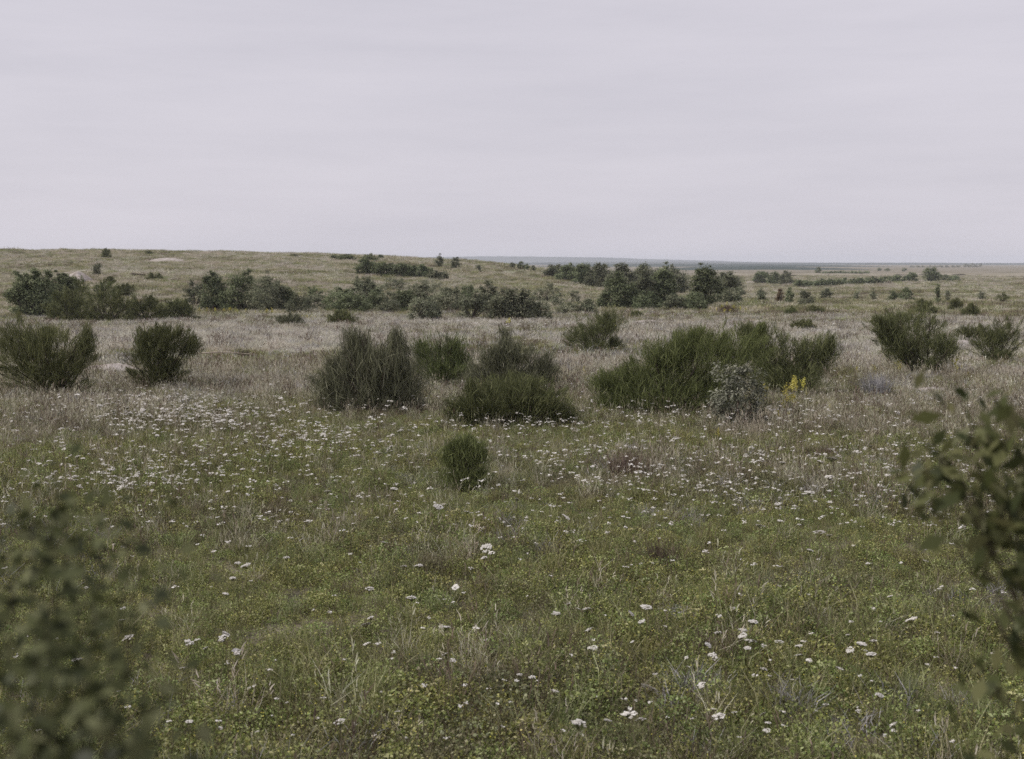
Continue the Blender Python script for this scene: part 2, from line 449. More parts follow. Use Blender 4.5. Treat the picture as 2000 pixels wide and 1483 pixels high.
def broom(name, base, lobes, label, cat='broom', mat='broom', n=6000, tw=.3, width=.007, group=None, fine=.66, flowers=0):
    tw, n = tw * fine, int(n * 1.45)
    bx, by = base
    p = on_ground(bx, by)
    s = p[1] / F
    lb = lobes_m(lobes, bx, by, s, grow=1.13)
    lb[:, 2] *= 1.09; lb[:, 5] *= 1.05
    H = (lb[:, 2] + lb[:, 5]).max()
    root = link(name, None, loc=p)
    tag(root, label, cat, group)
    i = pick(lb, n)
    c, r = lb[i, :3], lb[i, 3:]
    # twigs stand in plumes: each plume is a leading shoot with twigs set along it
    ns = max(14, n // 30)
    si = pick(lb, ns, .6)
    dr = unit(rng.normal(size=(ns, 3)) + [0, 0, .55])
    reach = np.clip(rng.normal(.86, .28, (ns, 1)), .3, 1.42)
    sp = lb[si, :3] + dr * lb[si, 3:] * reach
    sp[:, 2] = np.maximum(sp[:, 2], .14 * H)
    rootp = np.array([0, 0, -.12 * H])
    shead = unit(unit(sp - rootp) * .6 + dr * .55 + np.array([0, 0, .35]) + rng.normal(size=(ns, 3)) * .15)
    slen = tw * rng.uniform(.5, 1.3, ns) * (.4 + .8 * reach[:, 0])
    pw = rng.lognormal(0, .75, ns); k = rng.choice(ns, n, p=pw / pw.sum())
    along = rng.random(n) ** 1.3 * slen[k]
    tips = sp[k] - shead[k] * along[:, None] + rng.normal(size=(n, 3)) * (.10 * tw + .28 * along)[:, None] * np.array([1, 1, .6])
    D = unit(shead[k] + rng.normal(size=(n, 3)) * .22 + np.array([0, 0, .12]))
    loose = rng.random(n) < .2
    tips[loose] = (c + ball(n, 2.6) * r)[loose]
    tips[:, 2] = np.maximum(tips[:, 2], .03 * H + rng.random(n) * .10 * H)
    L = tw * rng.uniform(.5, 1.1, n) * np.where(rng.random(n) < .05, 1.7, 1)
    P = tips - D * L[:, None]
    P[:, 2] = np.maximum(P[:, 2], .01)
    stint = rng.random(ns)
    tint = np.clip(.25 * stint[k] + .55 * rng.random(n) + .12, 0, 1)
    mb = MB()
    blades(mb, P, D, L, width * rng.uniform(.7, 1.3, n), .07, tint)
    if flowers:
        ft = tips[rng.integers(0, n, flowers)]
        ft = ft + (ft - np.array([0, 0, H * .5])) * .05
        leaves(mb, ft, rng.normal(size=(flowers, 3)) + [0, -.6, .5], rng.uniform(.02, .04, flowers), .8, rng.random(flowers), 1)
    link('crown', mb.mesh('crown', [M[mat], M['yellow']]), root)
    mb = MB()
    limbs(mb, sp[rng.permutation(ns)[:min(ns, 34)]] * .92, H, .018 * max(.5, H), .5)
    link('trunk', mb.mesh('trunk', [M['bark']]), root)
    FOOT.append((p[0], p[1], .45 * (lb[:, 0] + lb[:, 3]).max(), .45 * -(lb[:, 0] - lb[:, 3]).min(), .35 * lb[:, 4].max()))
    return root

def leafy(name, base, lobes, label, cat='shrub', mat='leaf_dark', nc=60, nl=40, ls=.07, aspect=.6, group=None, sigma=.13, trunk=.02, p=2.4, ragged=.1, at=None, s=None):
    bx, by = base
    if at is None:
        at = on_ground(bx, by)
    if s is None: s = at[1] / F
    lb = lobes_m(lobes, bx, by, s)
    H = (lb[:, 2] + lb[:, 5]).max()
    root = link(name, None, loc=at)
    tag(root, label, cat, group)
    i = pick(lb, nc)
    cen = lb[i, :3] + ball(nc, p) * lb[i, 3:] * rng.uniform(.85, 1 + ragged, (nc, 1))
    cen[:, 2] = np.maximum(cen[:, 2], .07 * H)
    sg = sigma * np.minimum(lb[i, 3], lb[i, 5] * 1.3)[:, None] * rng.uniform(.6, 1.3, (nc, 1)) + ls * .6
    n = nc * nl
    k = np.repeat(np.arange(nc), nl)
    P = cen[k] + rng.normal(size=(n, 3)) * sg[k] * [1, 1, .75]
    P[:, 2] = np.maximum(P[:, 2], .02)
    out = unit(P - np.array([0, 0, H * .45]))
    N = out * .5 + np.array([0, 0, .6]) + rng.normal(size=(n, 3)) * .55
    ct = rng.random(nc)
    tint = np.clip(.35 * ct[k] + .6 * rng.random(n) + .02, 0, 1)
    mb = MB()
    leaves(mb, P, N, ls * 1.2 * rng.uniform(.6, 1.35, n), aspect, tint)
    link('crown', mb.mesh('crown', [M[mat]]), root)
    mb = MB()
    limbs(mb, cen[rng.permutation(nc)[:min(nc, 16)]], H, trunk * H, .5, spread=.03)
    link('trunk', mb.mesh('trunk', [M['bark']]), root)
    FOOT.append((at[0], at[1], .4 * lb[:, 3].max(), .4 * lb[:, 3].max(), .3 * lb[:, 4].max()))
    return root

def blob(x0, x1, yt, yb, n=5):
    """lobes that fill a crown of this outline unevenly"""
    w, h = (x1 - x0) * .5, (yb - yt)
    cx = (x0 + x1) * .5
    L = [(cx, yb - h * .42, w * .85, h * .44)]
    for k in range(n):
        a = (k + .5) / n * 2 - 1 + rng.normal() * .08
        top = math.sqrt(max(.05, 1 - .75 * a * a)) * rng.uniform(.82, 1.04)
        ry = h * rng.uniform(.2, .3)
        L.append((cx + a * w * .78, yb - h * top + ry, w * rng.uniform(.32, .46), ry))
    for a in (-.6, 0, .6):                     # skirts down to the ground
        L.append((cx + a * w, yb - h * .16, w * .42, h * .17))
    for k in range(3):                         # shoots standing above the crown
        a = rng.uniform(-.6, .6)
        L.append((cx + a * w, yb - h * (1 - .35 * a * a) * rng.uniform(.78, .92), w * .13, h * .17))
    return L

# the large brooms of the middle ground
BR = 'dark broom bushes of the middle ground'
broom('broom_bush', (112, 778), [(105, 690, 62, 48), (55, 705, 55, 55), (178, 672, 16, 30), (160, 690, 26, 26), (125, 740, 60, 34), (30, 680, 40, 45), (85, 660, 40, 24)],
      'dark broom at the left edge with one branch leaning right', n=9000, tw=.28, group=BR)
broom('broom_bush', (310, 764), [(312, 690, 48, 46), (330, 662, 48, 22), (376, 678, 26, 18), (296, 738, 40, 26), (338, 722, 30, 26), (285, 690, 26, 34)],
      'dense dark broom with a lobe overhanging right, above white flower drift', n=9000, tw=.24, group=BR)
broom('broom_bush', (735, 803), [(690, 685, 30, 42), (648, 745, 40, 32), (742, 722, 55, 52), (776, 660, 9, 22), (705, 772, 66, 26), (795, 742, 40, 50), (660, 715, 30, 30), (770, 780, 50, 22)],
      'wide grey-green fan-shaped broom with a thin spike at top right', mat='broom_dry', n=9000, tw=.36, group=BR, fine=.9)
broom('broom_bush', (862, 752), [(836, 690, 36, 32), (886, 690, 32, 38), (860, 728, 56, 34), (905, 715, 26, 30)],
      'fresh green upright broom between the fan-shaped one and the spiked one', mat='broom_green', n=5000, tw=.32, group=BR)
broom('broom_bush', (1000, 768), [(986, 662, 14, 22), (958, 708, 42, 32), (1022, 704, 44, 32), (1066, 718, 28, 28), (1000, 738, 84, 30), (985, 690, 26, 28), (935, 735, 36, 28), (1050, 742, 44, 26)],
      'broad broom with a narrow dark spike rising from its middle', mat='broom_dry', n=9000, tw=.30, group=BR, flowers=10)
broom('broom_bush', (1000, 836), [(928, 785, 56, 34), (1000, 795, 62, 38), (1070, 795, 46, 34), (985, 758, 70, 22), (1040, 772, 56, 28), (895, 800, 36, 22), (1105, 806, 28, 20)],
      'low wide broom in front of the spiked one, its foot in white flowers', n=10500, tw=.27, group=BR)
broom('broom_bush', (1310, 808), [(1350, 690, 56, 40), (1290, 705, 52, 38), (1420, 695, 66, 46), (1238, 742, 46, 34), (1180, 745, 34, 18), (1300, 765, 108, 38), (1200, 788, 54, 24), (1400, 765, 66, 46), (1360, 665, 34, 22)],
      'largest broom, a fresh green mound behind the silvery shrub', mat='broom_green', n=17000, tw=.30, group=BR)
broom('broom_bush', (1540, 775), [(1500, 692, 52, 48), (1578, 704, 40, 38), (1616, 690, 24, 32), (1540, 742, 66, 30), (1470, 660, 36, 20), (1520, 735, 50, 36)],
      'dark broom joined to the right end of the largest broom', n=11000, tw=.28, group=BR)
broom('broom_bush', (1802, 742), [(1785, 645, 62, 32), (1718, 636, 22, 18), (1808, 685, 54, 32), (1842, 682, 26, 26), (1805, 718, 30, 18), (1742, 668, 34, 22), (1765, 690, 36, 22)],
      'big top-heavy dark broom narrowing to a dark foot at right', n=11000, tw=.24, group=BR)
broom('broom_bush', (1890, 670), [(1888, 650, 26, 13), (1912, 652, 22, 12)], 'low dark broom right of the big top-heavy one', n=3000, tw=.22, group=BR)
broom('broom_bush', (1945, 710), [(1930, 672, 34, 28), (1965, 665, 34, 34), (1945, 692, 34, 16)], 'dark broom cut by the right edge below the low one', n=4500, tw=.24, group=BR)
broom('broom_bush', (1166, 692), [(1128, 655, 30, 16), (1164, 650, 40, 26), (1192, 622, 26, 14), (1204, 668, 20, 12), (1150, 672, 42, 14), (1180, 640, 30, 18)],
      'broom dotted with yellow blossom standing alone in pale grass', n=6500, tw=.28, group=BR, flowers=26)
broom('broom_bush', (905, 964), [(908, 905, 50, 40), (905, 866, 22, 14), (930, 880, 24, 18), (880, 885, 22, 18), (905, 932, 54, 24)],
      'small round dark broom alone in the foreground meadow', mat='broom_green', n=6500, tw=.17, width=.0045, group=BR)
# smaller brooms farther off
SB = 'small brooms dotted over the heath'
for (x0, x1, yt, yb, lab, n, mt) in [
    (1780, 1834, 584, 612, 'small dome-shaped dark broom above the big top-heavy broom', 2400, 'broom'),
    (1850, 1882, 582, 606, 'small dark broom by the path, left of a sprawling one', 1800, 'broom'),
    (1874, 1916, 594, 622, 'sprawling dark broom near the right edge below the path', 2000, 'broom'),
    (1543, 1592, 621, 651, 'dark broom rising just behind the right end of largest broom', 2400, 'broom'),
    (1574, 1614, 596, 617, 'dark flat-topped broom, right one of a small pair', 1800, 'broom'),
    (1530, 1562, 600, 619, 'greener little broom, left one of a small pair', 1500, 'broom_green'),
    (638, 698, 606, 634, 'low dark broom before the grey willow scrub', 2400, 'broom'),
    (316, 378, 588, 627, 'round dark broom ending the left hedge of brooms', 3000, 'broom'),
    (96, 176, 570, 630, 'wide dark green broom at the left start of left hedge', 3600, 'broom'),
    (240, 326, 580, 629, 'dark broom in the middle of the left hedge', 3200, 'broom'),
    (160, 260, 572, 632, 'wide dull broom second from the left in the left hedge', 3400, 'broom'),
    (226, 264, 556, 580, 'little dark broom behind the left hedge on the slope', 1300, 'broom'),
    (178, 226, 552, 584, 'green broom below the pale spoil heap', 1800, 'broom_green'),
    (120, 170, 545, 600, 'green broom in front of the pale spoil heap', 2600, 'broom_green'),
    (205, 222, 541, 556, 'tiny dark v-shaped broom on the left slope', 500, 'broom'),
    (290, 312, 534, 546, 'tiny dull broom right of the fallen log', 500, 'broom'),
    (181, 199, 514, 538, 'slim grey broom above the spoil heap', 600, 'broom_dry'),
    (198, 219, 485, 503, 'small broom breaking the left skyline', 900, 'broom'),
    (282, 300, 489, 496, 'tiny flat dark bush on the left skyline', 500, 'broom'),
    (566, 582, 495, 501, 'tiny brown bush on the skyline beyond the dark thicket', 400, 'broom_dry'),
    (1225, 1262, 606, 622, 'little dull broom in pale grass below the trees', 900, 'broom'),
    (530, 600, 612, 636, 'flat grey-green broom at the edge of the pale grass', 1500, 'broom_dry'),
    (1940, 1975, 572, 592, 'small dark broom on the path at the right edge', 900, 'broom'),
]:
    if 540 < yb < 635 and x0 < 400: x0, x1, yt = x0 - 7, x1 + 7, yt - 3
    broom('small_broom', ((x0 + x1) / 2, yb), blob(x0, x1, yt, yb, 4), lab, mat=mt, n=int(n * (1.7 if x0 < 400 and yb > 540 else 1.25)), fine=.8, tw=.26 if yb > 580 else .35, width=.014 if yb > 560 else .03, group=SB)

# the silvery shrub in front of the largest broom
leafy('silver_shrub', (1440, 838), blob(1378, 1500, 702, 836, 7) + [(1478, 722, 20, 18), (1400, 730, 22, 24)], 'silvery-leaved shrub in front of the largest broom', mat='leaf_silver',
      nc=120, nl=26, ls=.045, aspect=.42, sigma=.12, trunk=.012)

# leafy shrubs and trees
SH = 'leafy shrubs along the foot of the hill'
TR = 'trees in the hollow'
for (nm, x0, x1, yt, yb, lab, mt, nc, nl, ls, gp) in [
    ('leafy_shrub', 20, 110, 522, 622, 'large dark leafy thicket bush at the left edge', 'leaf_dark', 130, 60, .10, SH),
    ('leafy_shrub', 95, 150, 528, 620, 'dark leafy bush right beside the left edge thicket', 'leaf_dark', 80, 50, .10, SH),
    ('leafy_shrub', 362, 402, 546, 598, 'spiky pale-topped shrub at the left end of dark thicket', 'leaf_blue', 50, 36, .10, SH),
    ('leafy_shrub', 392, 450, 526, 606, 'tall dark shrub with a peaked crown in the dark thicket', 'leaf_dark', 90, 50, .10, SH),
    ('leafy_shrub', 436, 510, 530, 608, 'broad dark shrub in the middle of the dark thicket', 'leaf_dark', 110, 50, .10, SH),
    ('leafy_shrub', 492, 552, 534, 609, 'bluish dark shrub right of the thicket middle', 'leaf_blue', 90, 50, .10, SH),
    ('leafy_shrub', 536, 580, 558, 608, 'low rounded shrub closing the right end of dark thicket', 'leaf_dark', 60, 44, .10, SH),
    ('leafy_shrub', 600, 626, 562, 594, 'small pointed dark shrub between thicket and willow scrub', 'leaf_dark', 30, 40, .09, SH),
    ('willow_bush', 634, 704, 562, 606, 'broad green bush at the left end of willow scrub', 'leaf_dark', 70, 44, .10, SH),
    ('willow_bush', 684, 742, 542, 604, 'tall bluish bush second in the willow scrub', 'leaf_blue', 80, 44, .10, SH),
    ('willow_bush', 722, 754, 558, 606, 'narrow dark bush left of the pale gap in scrub', 'leaf_dark', 50, 44, .09, SH),
    ('willow_bush', 768, 806, 564, 608, 'dark rounded bush right of the pale gap in scrub', 'leaf_dark', 60, 44, .09, SH),
    ('willow_bush', 800, 850, 572, 628, 'pale grassy-looking bush before the scrub middle', 'leaf_pale', 55, 34, .08, SH),
    ('willow_bush', 842, 902, 560, 612, 'dark bluish bush in the middle of the willow scrub', 'leaf_blue', 80, 44, .10, SH),
    ('willow_bush', 828, 856, 588, 628, 'slim dark bush in front of the scrub middle', 'leaf_blue', 36, 40, .08, SH),
    ('willow_bush', 900, 948, 566, 624, 'loose grey bush left of the big round one', 'leaf_pale', 60, 36, .08, SH),
    ('willow_bush', 938, 974, 548, 616, 'tall slender dark bush behind the big round one', 'leaf_blue', 60, 44, .09, SH),
    ('willow_bush', 958, 1042, 558, 628, 'big round dark bush ending the willow scrub', 'leaf_blue', 120, 50, .10, SH),
    ('willow_bush', 1136, 1162, 586, 616, 'small dark bluish bush alone left of the trees', 'leaf_blue', 30, 40, .09, SH),
    ('willow_bush', 740, 800, 543, 566, 'pale low bush under the far dark thicket', 'leaf_pale', 40, 30, .10, SH),
    ('willow_bush', 800, 872, 548, 572, 'pale wispy bush behind the scrub middle', 'leaf_pale', 44, 30, .10, SH),
    ('willow_bush', 586, 640, 572, 606, 'pale low bush left of the broad green bush in scrub', 'leaf_pale', 44, 34, .09, SH),
    ('willow_bush', 655, 720, 574, 611, 'dull green bush in front of the tall bluish one', 'leaf_dark', 60, 40, .09, SH),
    ('willow_bush', 742, 778, 566, 614, 'pale silvery bush filling the pale gap in scrub', 'leaf_pale', 44, 34, .08, SH),
    ('willow_bush', 796, 846, 553, 600, 'bluish bush behind the pale grassy-looking bush', 'leaf_blue', 60, 40, .10, SH),
    ('willow_bush', 888, 926, 556, 606, 'dark bush behind the loose grey bush', 'leaf_dark', 50, 40, .10, SH),
    ('willow_bush', 1030, 1078, 584, 626, 'pale bush right beside the big round bush', 'leaf_pale', 44, 32, .08, SH),
    ('willow_bush', 1044, 1092, 556, 590, 'sparse pale bush up the slope behind the big round bush', 'leaf_pale', 36, 30, .10, SH),
    ('willow_bush', 1084, 1140, 592, 616, 'low pale bush between big round bush and small bluish bush', 'leaf_pale', 40, 30, .08, SH),
    ('leafy_shrub', 560, 606, 574, 612, 'dull low shrub right under the end of dark thicket', 'leaf_blue', 44, 36, .09, SH),
    ('willow_bush', 1070, 1096, 576, 600, 'pale sparse bush on the slope right of the scrub', 'leaf_pale', 24, 26, .09, SH),
    ('willow_bush', 1104, 1130, 568, 594, 'greenish sparse bush on the slope nearer the trees', 'leaf_pale', 24, 26, .09, SH),
    # far dark thicket on the hill
    ('hill_bush', 698, 740, 508, 536, 'dark bush at the left end of far hill thicket', 'leaf_dark', 50, 40, .16, 'far thicket on the hill'),
    ('hill_bush', 728, 775, 515, 539, 'dark bush second from left in far hill thicket', 'leaf_dark', 50, 40, .16, 'far thicket on the hill'),
    ('hill_bush', 765, 808, 516, 540, 'dark bush in the middle of far hill thicket', 'leaf_dark', 50, 40, .16, 'far thicket on the hill'),
    ('hill_bush', 798, 845, 519, 543, 'dark bush second from right in far hill thicket', 'leaf_dark', 50, 40, .16, 'far thicket on the hill'),
    ('hill_bush', 836, 870, 530, 547, 'low green bush at the right end of far hill thicket', 'leaf_blue', 36, 36, .15, 'far thicket on the hill'),
    ('crest_bush', 646, 696, 496, 507, 'flat dark bush on the skyline over far hill thicket', 'leaf_dark', 36, 30, .16, 'bushes along the skyline'),
    ('crest_bush', 704, 734, 496, 510, 'rounded bush on the skyline right of the flat one', 'leaf_dark', 26, 30, .16, 'bushes along the skyline'),
    ('crest_bush', 737, 750, 498, 506, 'tiny dark bush on the skyline where blue hills begin', 'leaf_dark', 12, 26, .14, 'bushes along the skyline'),
    ('hill_sapling', 850, 866, 498, 521, 'taller slim sapling standing up against the blue hills', 'leaf_blue', 22, 30, .13, 'saplings on the hill'),
    ('hill_sapling', 881, 899, 502, 524, 'bushier sapling just right of the tallest hill sapling', 'leaf_blue', 24, 30, .13, 'saplings on the hill'),
    ('hill_sapling', 928, 941, 518, 531, 'short grey sapling low on the spur', 'leaf_blue', 12, 26, .12, 'saplings on the hill'),
    ('hill_sapling', 994, 1006, 512, 524, 'small sapling left of a dark pair on the spur', 'leaf_blue', 12, 26, .13, 'saplings on the hill'),
    ('hill_sapling', 1010, 1024, 510, 526, 'dark sapling, left one of the pair on the spur', 'leaf_dark', 16, 28, .13, 'saplings on the hill'),
    ('hill_sapling', 1024, 1034, 516, 528, 'little dark sapling, right one of the pair on the spur', 'leaf_dark', 10, 24, .13, 'saplings on the hill'),
    ('hill_sapling', 1036, 1048, 518, 530, 'small grey sapling near the start of the woodland', 'leaf_blue', 10, 24, .13, 'saplings on the hill'),
    # the wood behind the spur and trees in the hollow
    ('woodland_tree', 1066, 1104, 519, 542, 'low tree at the left end of the far woodland', 'leaf_blue', 60, 40, .17, 'far woodland'),
    ('woodland_tree', 1092, 1132, 517, 549, 'second tree from the left in far woodland', 'leaf_dark', 70, 40, .17, 'far woodland'),
    ('woodland_tree', 1122, 1160, 516, 556, 'third tree from the left in far woodland', 'leaf_dark', 70, 40, .17, 'far woodland'),
    ('woodland_tree', 1148, 1192, 516, 562, 'tree of the far woodland touching the dark round tree', 'leaf_blue', 80, 40, .16, 'far woodland'),
    ('woodland_tree', 1188, 1240, 516, 570, 'grey-green woodland tree behind the dark round tree', 'leaf_blue', 80, 44, .17, 'far woodland'),
    ('woodland_tree', 1232, 1290, 517, 572, 'grey-green woodland tree behind the gap between dark trees', 'leaf_blue', 80, 44, .17, 'far woodland'),
    ('woodland_tree', 1284, 1345, 519, 574, 'grey-green woodland tree left of the tallest tree', 'leaf_blue', 80, 44, .17, 'far woodland'),
    ('woodland_tree', 1392, 1450, 533, 578, 'grey-green woodland tree right behind the tallest tree', 'leaf_blue', 80, 44, .17, 'far woodland'),
    ('hollow_tree', 1176, 1242, 538, 603, 'dark round tree at the left front of the hollow', 'leaf_dark', 130, 50, .11, TR),
    ('hollow_tree', 1238, 1276, 528, 600, 'slender tree right beside the dark round tree', 'leaf_blue', 90, 46, .11, TR),
    ('hollow_tree', 1268, 1318, 521, 600, 'tall dark tree with a rounded top in the hollow', 'leaf_dark', 120, 50, .11, TR),
    ('hollow_tree', 1350, 1406, 517, 599, 'tallest dark tree with a bushy crown, standing apart', 'leaf_dark', 130, 50, .11, TR),
    ('hollow_tree', 1404, 1446, 540, 594, 'grey-green tree right of the tallest tree', 'leaf_blue', 80, 46, .11, TR),
    ('hollow_bush', 1234, 1290, 572, 606, 'low dark bush at the foot of the tall rounded tree', 'leaf_dark', 70, 44, .09, TR),
    ('hollow_bush', 1298, 1336, 576, 605, 'low dull bush between two tall trees', 'leaf_blue', 50, 44, .09, TR),
    ('hollow_bush', 1326, 1376, 572, 605, 'low dark bush at the foot of the tallest tree', 'leaf_dark', 60, 44, .09, TR),
    ('far_tree', 1470, 1504, 529, 553, 'left tree of the far clump of three', 'leaf_dark', 60, 40, .2, 'far clump of three trees'),
    ('far_tree', 1498, 1526, 531, 554, 'middle tree of the far clump of three', 'leaf_dark', 50, 40, .2, 'far clump of three trees'),
    ('far_tree', 1520, 1550, 530, 556, 'right tree of the far clump of three', 'leaf_blue', 50, 40, .2, 'far clump of three trees'),
    # saplings on the right
    ('sapling', 1474, 1497, 562, 590, 'grey bushy sapling left of the row on the right', 'leaf_blue', 34, 36, .10, 'saplings on the right'),
    ('sapling', 1516, 1532, 566, 591, 'brownish sapling at the left of the right row', 'leaf_brown', 22, 30, .10, 'saplings on the right'),
    ('sapling', 1534, 1550, 560, 594, 'tall dark sapling in the right row', 'leaf_dark', 30, 34, .10, 'saplings on the right'),
    ('sapling', 1554, 1590, 570, 598, 'broad loose sapling above the small pair of brooms', 'leaf_blue', 36, 36, .10, 'saplings on the right'),
    ('sapling', 1602, 1626, 564, 584, 'grey sapling alone on the slope left of the path', 'leaf_blue', 26, 34, .11, 'saplings on the right'),
    ('sapling', 1664, 1682, 568, 586, 'faint pale sapling on the slope above the path', 'leaf_pale', 16, 26, .10, 'saplings on the right'),
    ('sapling', 1699, 1710, 562, 588, 'narrow pale sapling on the slope above the path', 'leaf_pale', 14, 26, .10, 'saplings on the right'),
    ('sapling', 1733, 1755, 568, 588, 'small dark sapling left of a larger twin above path', 'leaf_dark', 26, 36, .10, 'saplings on the right'),
    ('sapling', 1755, 1786, 563, 590, 'larger dark sapling right of its small twin above path', 'leaf_dark', 36, 38, .10, 'saplings on the right'),
    ('sapling', 1825, 1836, 556, 592, 'tall thin sapling right of the dome-shaped broom', 'leaf_dark', 22, 30, .09, 'saplings on the right'),
    ('sapling', 1842, 1856, 566, 590, 'small pale sapling right of the tall thin one', 'leaf_pale', 18, 28, .09, 'saplings on the right'),
    ('sapling', 1905, 1925, 568, 588, 'faint pale sapling near the right edge over the path', 'leaf_pale', 18, 28, .10, 'saplings on the right'),
    ('hedge_tree', 1770, 1794, 531, 551, 'dark tree in the hedge left of the taller one', 'leaf_dark', 40, 36, .22, 'hedge trees'),
    ('hedge_tree', 1800, 1836, 521, 550, 'tallest tree of the far hedge', 'leaf_dark', 60, 40, .22, 'hedge trees'),
    ('far_tree', 1592, 1604, 522, 534, 'small dark tree at the head of a far hedge line', 'leaf_dark', 20, 30, .3, 'lone trees on the plain'),
    ('far_tree', 1712, 1722, 523, 529, 'tiny tree, left one of a pair on the plain', 'leaf_dark', 12, 26, .35, 'lone trees on the plain'),
    ('far_tree', 1727, 1738, 524, 530, 'tiny tree, right one of a pair on the plain', 'leaf_dark', 12, 26, .35, 'lone trees on the plain'),
    ('far_tree', 1762, 1772, 523, 530, 'tiny lone tree on the plain left of the hedge tree', 'leaf_dark', 12, 26, .35, 'lone trees on the plain'),
]:
    tall = nm in ('hollow_tree', 'woodland_tree', 'far_tree', 'hedge_tree')
    slim = nm in ('sapling', 'hill_sapling')
    if nm in ('willow_bush', 'leafy_shrub', 'woodland_tree', 'hollow_tree', 'hill_bush', 'hollow_bush'):
        x0, x1, yt = x0 - 5, x1 + 5, yt - 2
    lo = blob(x0, x1, yt, yb, 4 if slim else 7)
    if slim: lo = lo + [((x0 + x1) / 2, yt + (yb - yt) * .2, (x1 - x0) * .25, (yb - yt) * .25)]
    leafy(nm, ((x0 + x1) / 2, yb), lo, lab, cat='tree' if tall else ('sapling' if slim else 'shrub'), mat=mt, nc=int(nc * (1.9 if x0 < 160 else 1.45)), nl=int(nl * 1.4), ls=ls * .85, group=gp, ragged=.14)

# the far hedge: each bush of the row
HB = 'bushes of the long hedge'
hx = np.linspace(1562, 1766, 15)
ORD = ['first', 'second', 'third', 'fourth', 'fifth', 'sixth', 'seventh', 'eighth', 'ninth', 'tenth', 'eleventh', 'twelfth', 'thirteenth', 'fourteenth', 'fifteenth']
for k, x in enumerate(hx):
    yb = np.interp(x, [1560, 1770], [560, 549.5]); w = 9 + 3 * rng.random(); h = 9 + 5 * rng.random()
    leafy('hedge_bush', (x, yb), blob(x - w, x + w, yb - h, yb, 4), ORD[k] + ' low bush from the left in the long far hedge', mat='leaf_dark', nc=26, nl=30, ls=.22, group=HB, ragged=.2)
for k, x in enumerate((1842, 1854, 1866)):
    leafy('hedge_bush', (x, 548), blob(x - 9, x + 9, 537, 548, 4), ORD[k] + ' low bush right of the tallest hedge tree, in the short hedge', mat='leaf_dark', nc=24, nl=30, ls=.22, group='bushes of the short hedge')
for k, x in enumerate(np.linspace(1612, 1690, 7)):
    leafy('hedge_bush', (x, 535.5), blob(x - 8, x + 8, 530.5, 535.5, 3), ORD[k] + ' tiny bush from the left in the farther hedge behind pale field', mat='leaf_dark', nc=16, nl=24, ls=.4, group='bushes of the farther hedge')
for k, x in enumerate(np.linspace(1884, 1914, 5)):
    leafy('far_tree', (x, 522), blob(x - 5, x + 5, 514, 522, 3), ORD[k] + ' tiny bluish tree from the left in the far row by right edge', cat='tree', mat='leaf_blue', nc=12, nl=24, ls=.5, group='far row of trees')
for k, x in enumerate(np.linspace(1782, 1872, 9)):
    leafy('far_tree', (x, 522.5), blob(x - 6, x + 6, 518.5, 522.5, 3), ORD[k] + ' tiny tree from the left in the faint line behind tallest hedge tree', cat='tree', mat='leaf_blue', nc=10, nl=24, ls=.5, group='faint far line of trees')

# ------------------------------------------------------------------ foreground shrubs, close to the camera
def fore_shrub(name, label, foot, sprays, mat, ls, aspect, nl, stem_r, droop=0.0, sig=.05, mult=1.0):
    root = link(name, None, loc=foot)
    tag(root, label, 'shrub')
    cm, tm = MB(), MB()
    main = []
    for (p, n) in sprays:
        p = np.asarray(p) - foot
        st = np.array([rng.normal() * .03, rng.normal() * .03, -.03])
        midp = np.array([p[0] * .25, p[1] * .5, p[2] * .7])
        s = np.linspace(0, 1, 9)[:, None]
        pts = (1 - s) ** 2 * st + 2 * s * (1 - s) * midp + s ** 2 * p
        tube(tm, pts, stem_r * (1 - .82 * s[:, 0]), 6, .5)
        n = int(n * mult)
        t = 1 - np.abs(rng.normal(size=n)) * .10
        P = np.array([np.interp(t * 8, np.arange(9), pts[:, q]) for q in range(3)]).T + rng.normal(size=(n, 3)) * sig
        ax = rng.normal(size=(n, 3)) * .7 + [0, 0, -droop]
        N = rng.normal(size=(n, 3)) * .6 + [0, -.35, .55]
        leaves(cm, P, N, ls * rng.uniform(.6, 1.3, n), aspect, rng.random(n), 0, axis=ax)
    link('crown', cm.mesh('crown', [M[mat]]), root)
    link('trunk', tm.mesh('trunk', [M['bark']]), root)
    return root

L = []
for (px, py, d, n) in [(108, 900, 1.15, 60), (112, 950, 1.15, 70), (100, 1000, 1.1, 60), (60, 980, 1.1, 50), (128, 1040, 1.05, 70), (20, 1040, 1.1, 60), (285, 1035, 1.0, 44), (262, 1020, 1.0, 30), (350, 1000, 1.05, 16), (200, 1060, 1.0, 40), (80, 1090, .9, 55), (170, 1110, .88, 60), (250, 1120, .9, 40),
                       (95, 1190, .85, 75), (190, 1200, .85, 75), (275, 1190, .85, 36), (70, 1290, .8, 85), (165, 1290, .8, 90), (255, 1280, .85, 45), (90, 1390, .78, 90), (190, 1380, .8, 90),
                       (300, 1370, .82, 48), (20, 1120, .9, 60), (15, 1240, .85, 80), (20, 1360, .8, 80), (60, 1460, .75, 90), (170, 1460, .75, 90), (290, 1460, .78, 60), (390, 1440, .85, 18)]:
    L.append((near_point(px, py, d * 1.2), n))
fl = np.array([-.45, 1.03, 0.0]); fl[2] = float(terrain(fl[0], fl[1]))
fore_shrub('foreground_shrub', 'out-of-focus small-leaved dark shrub filling the lower left corner', fl, L, 'leaf_fore_dark', .019, .6, 0, .0022, sig=.028, mult=.62)

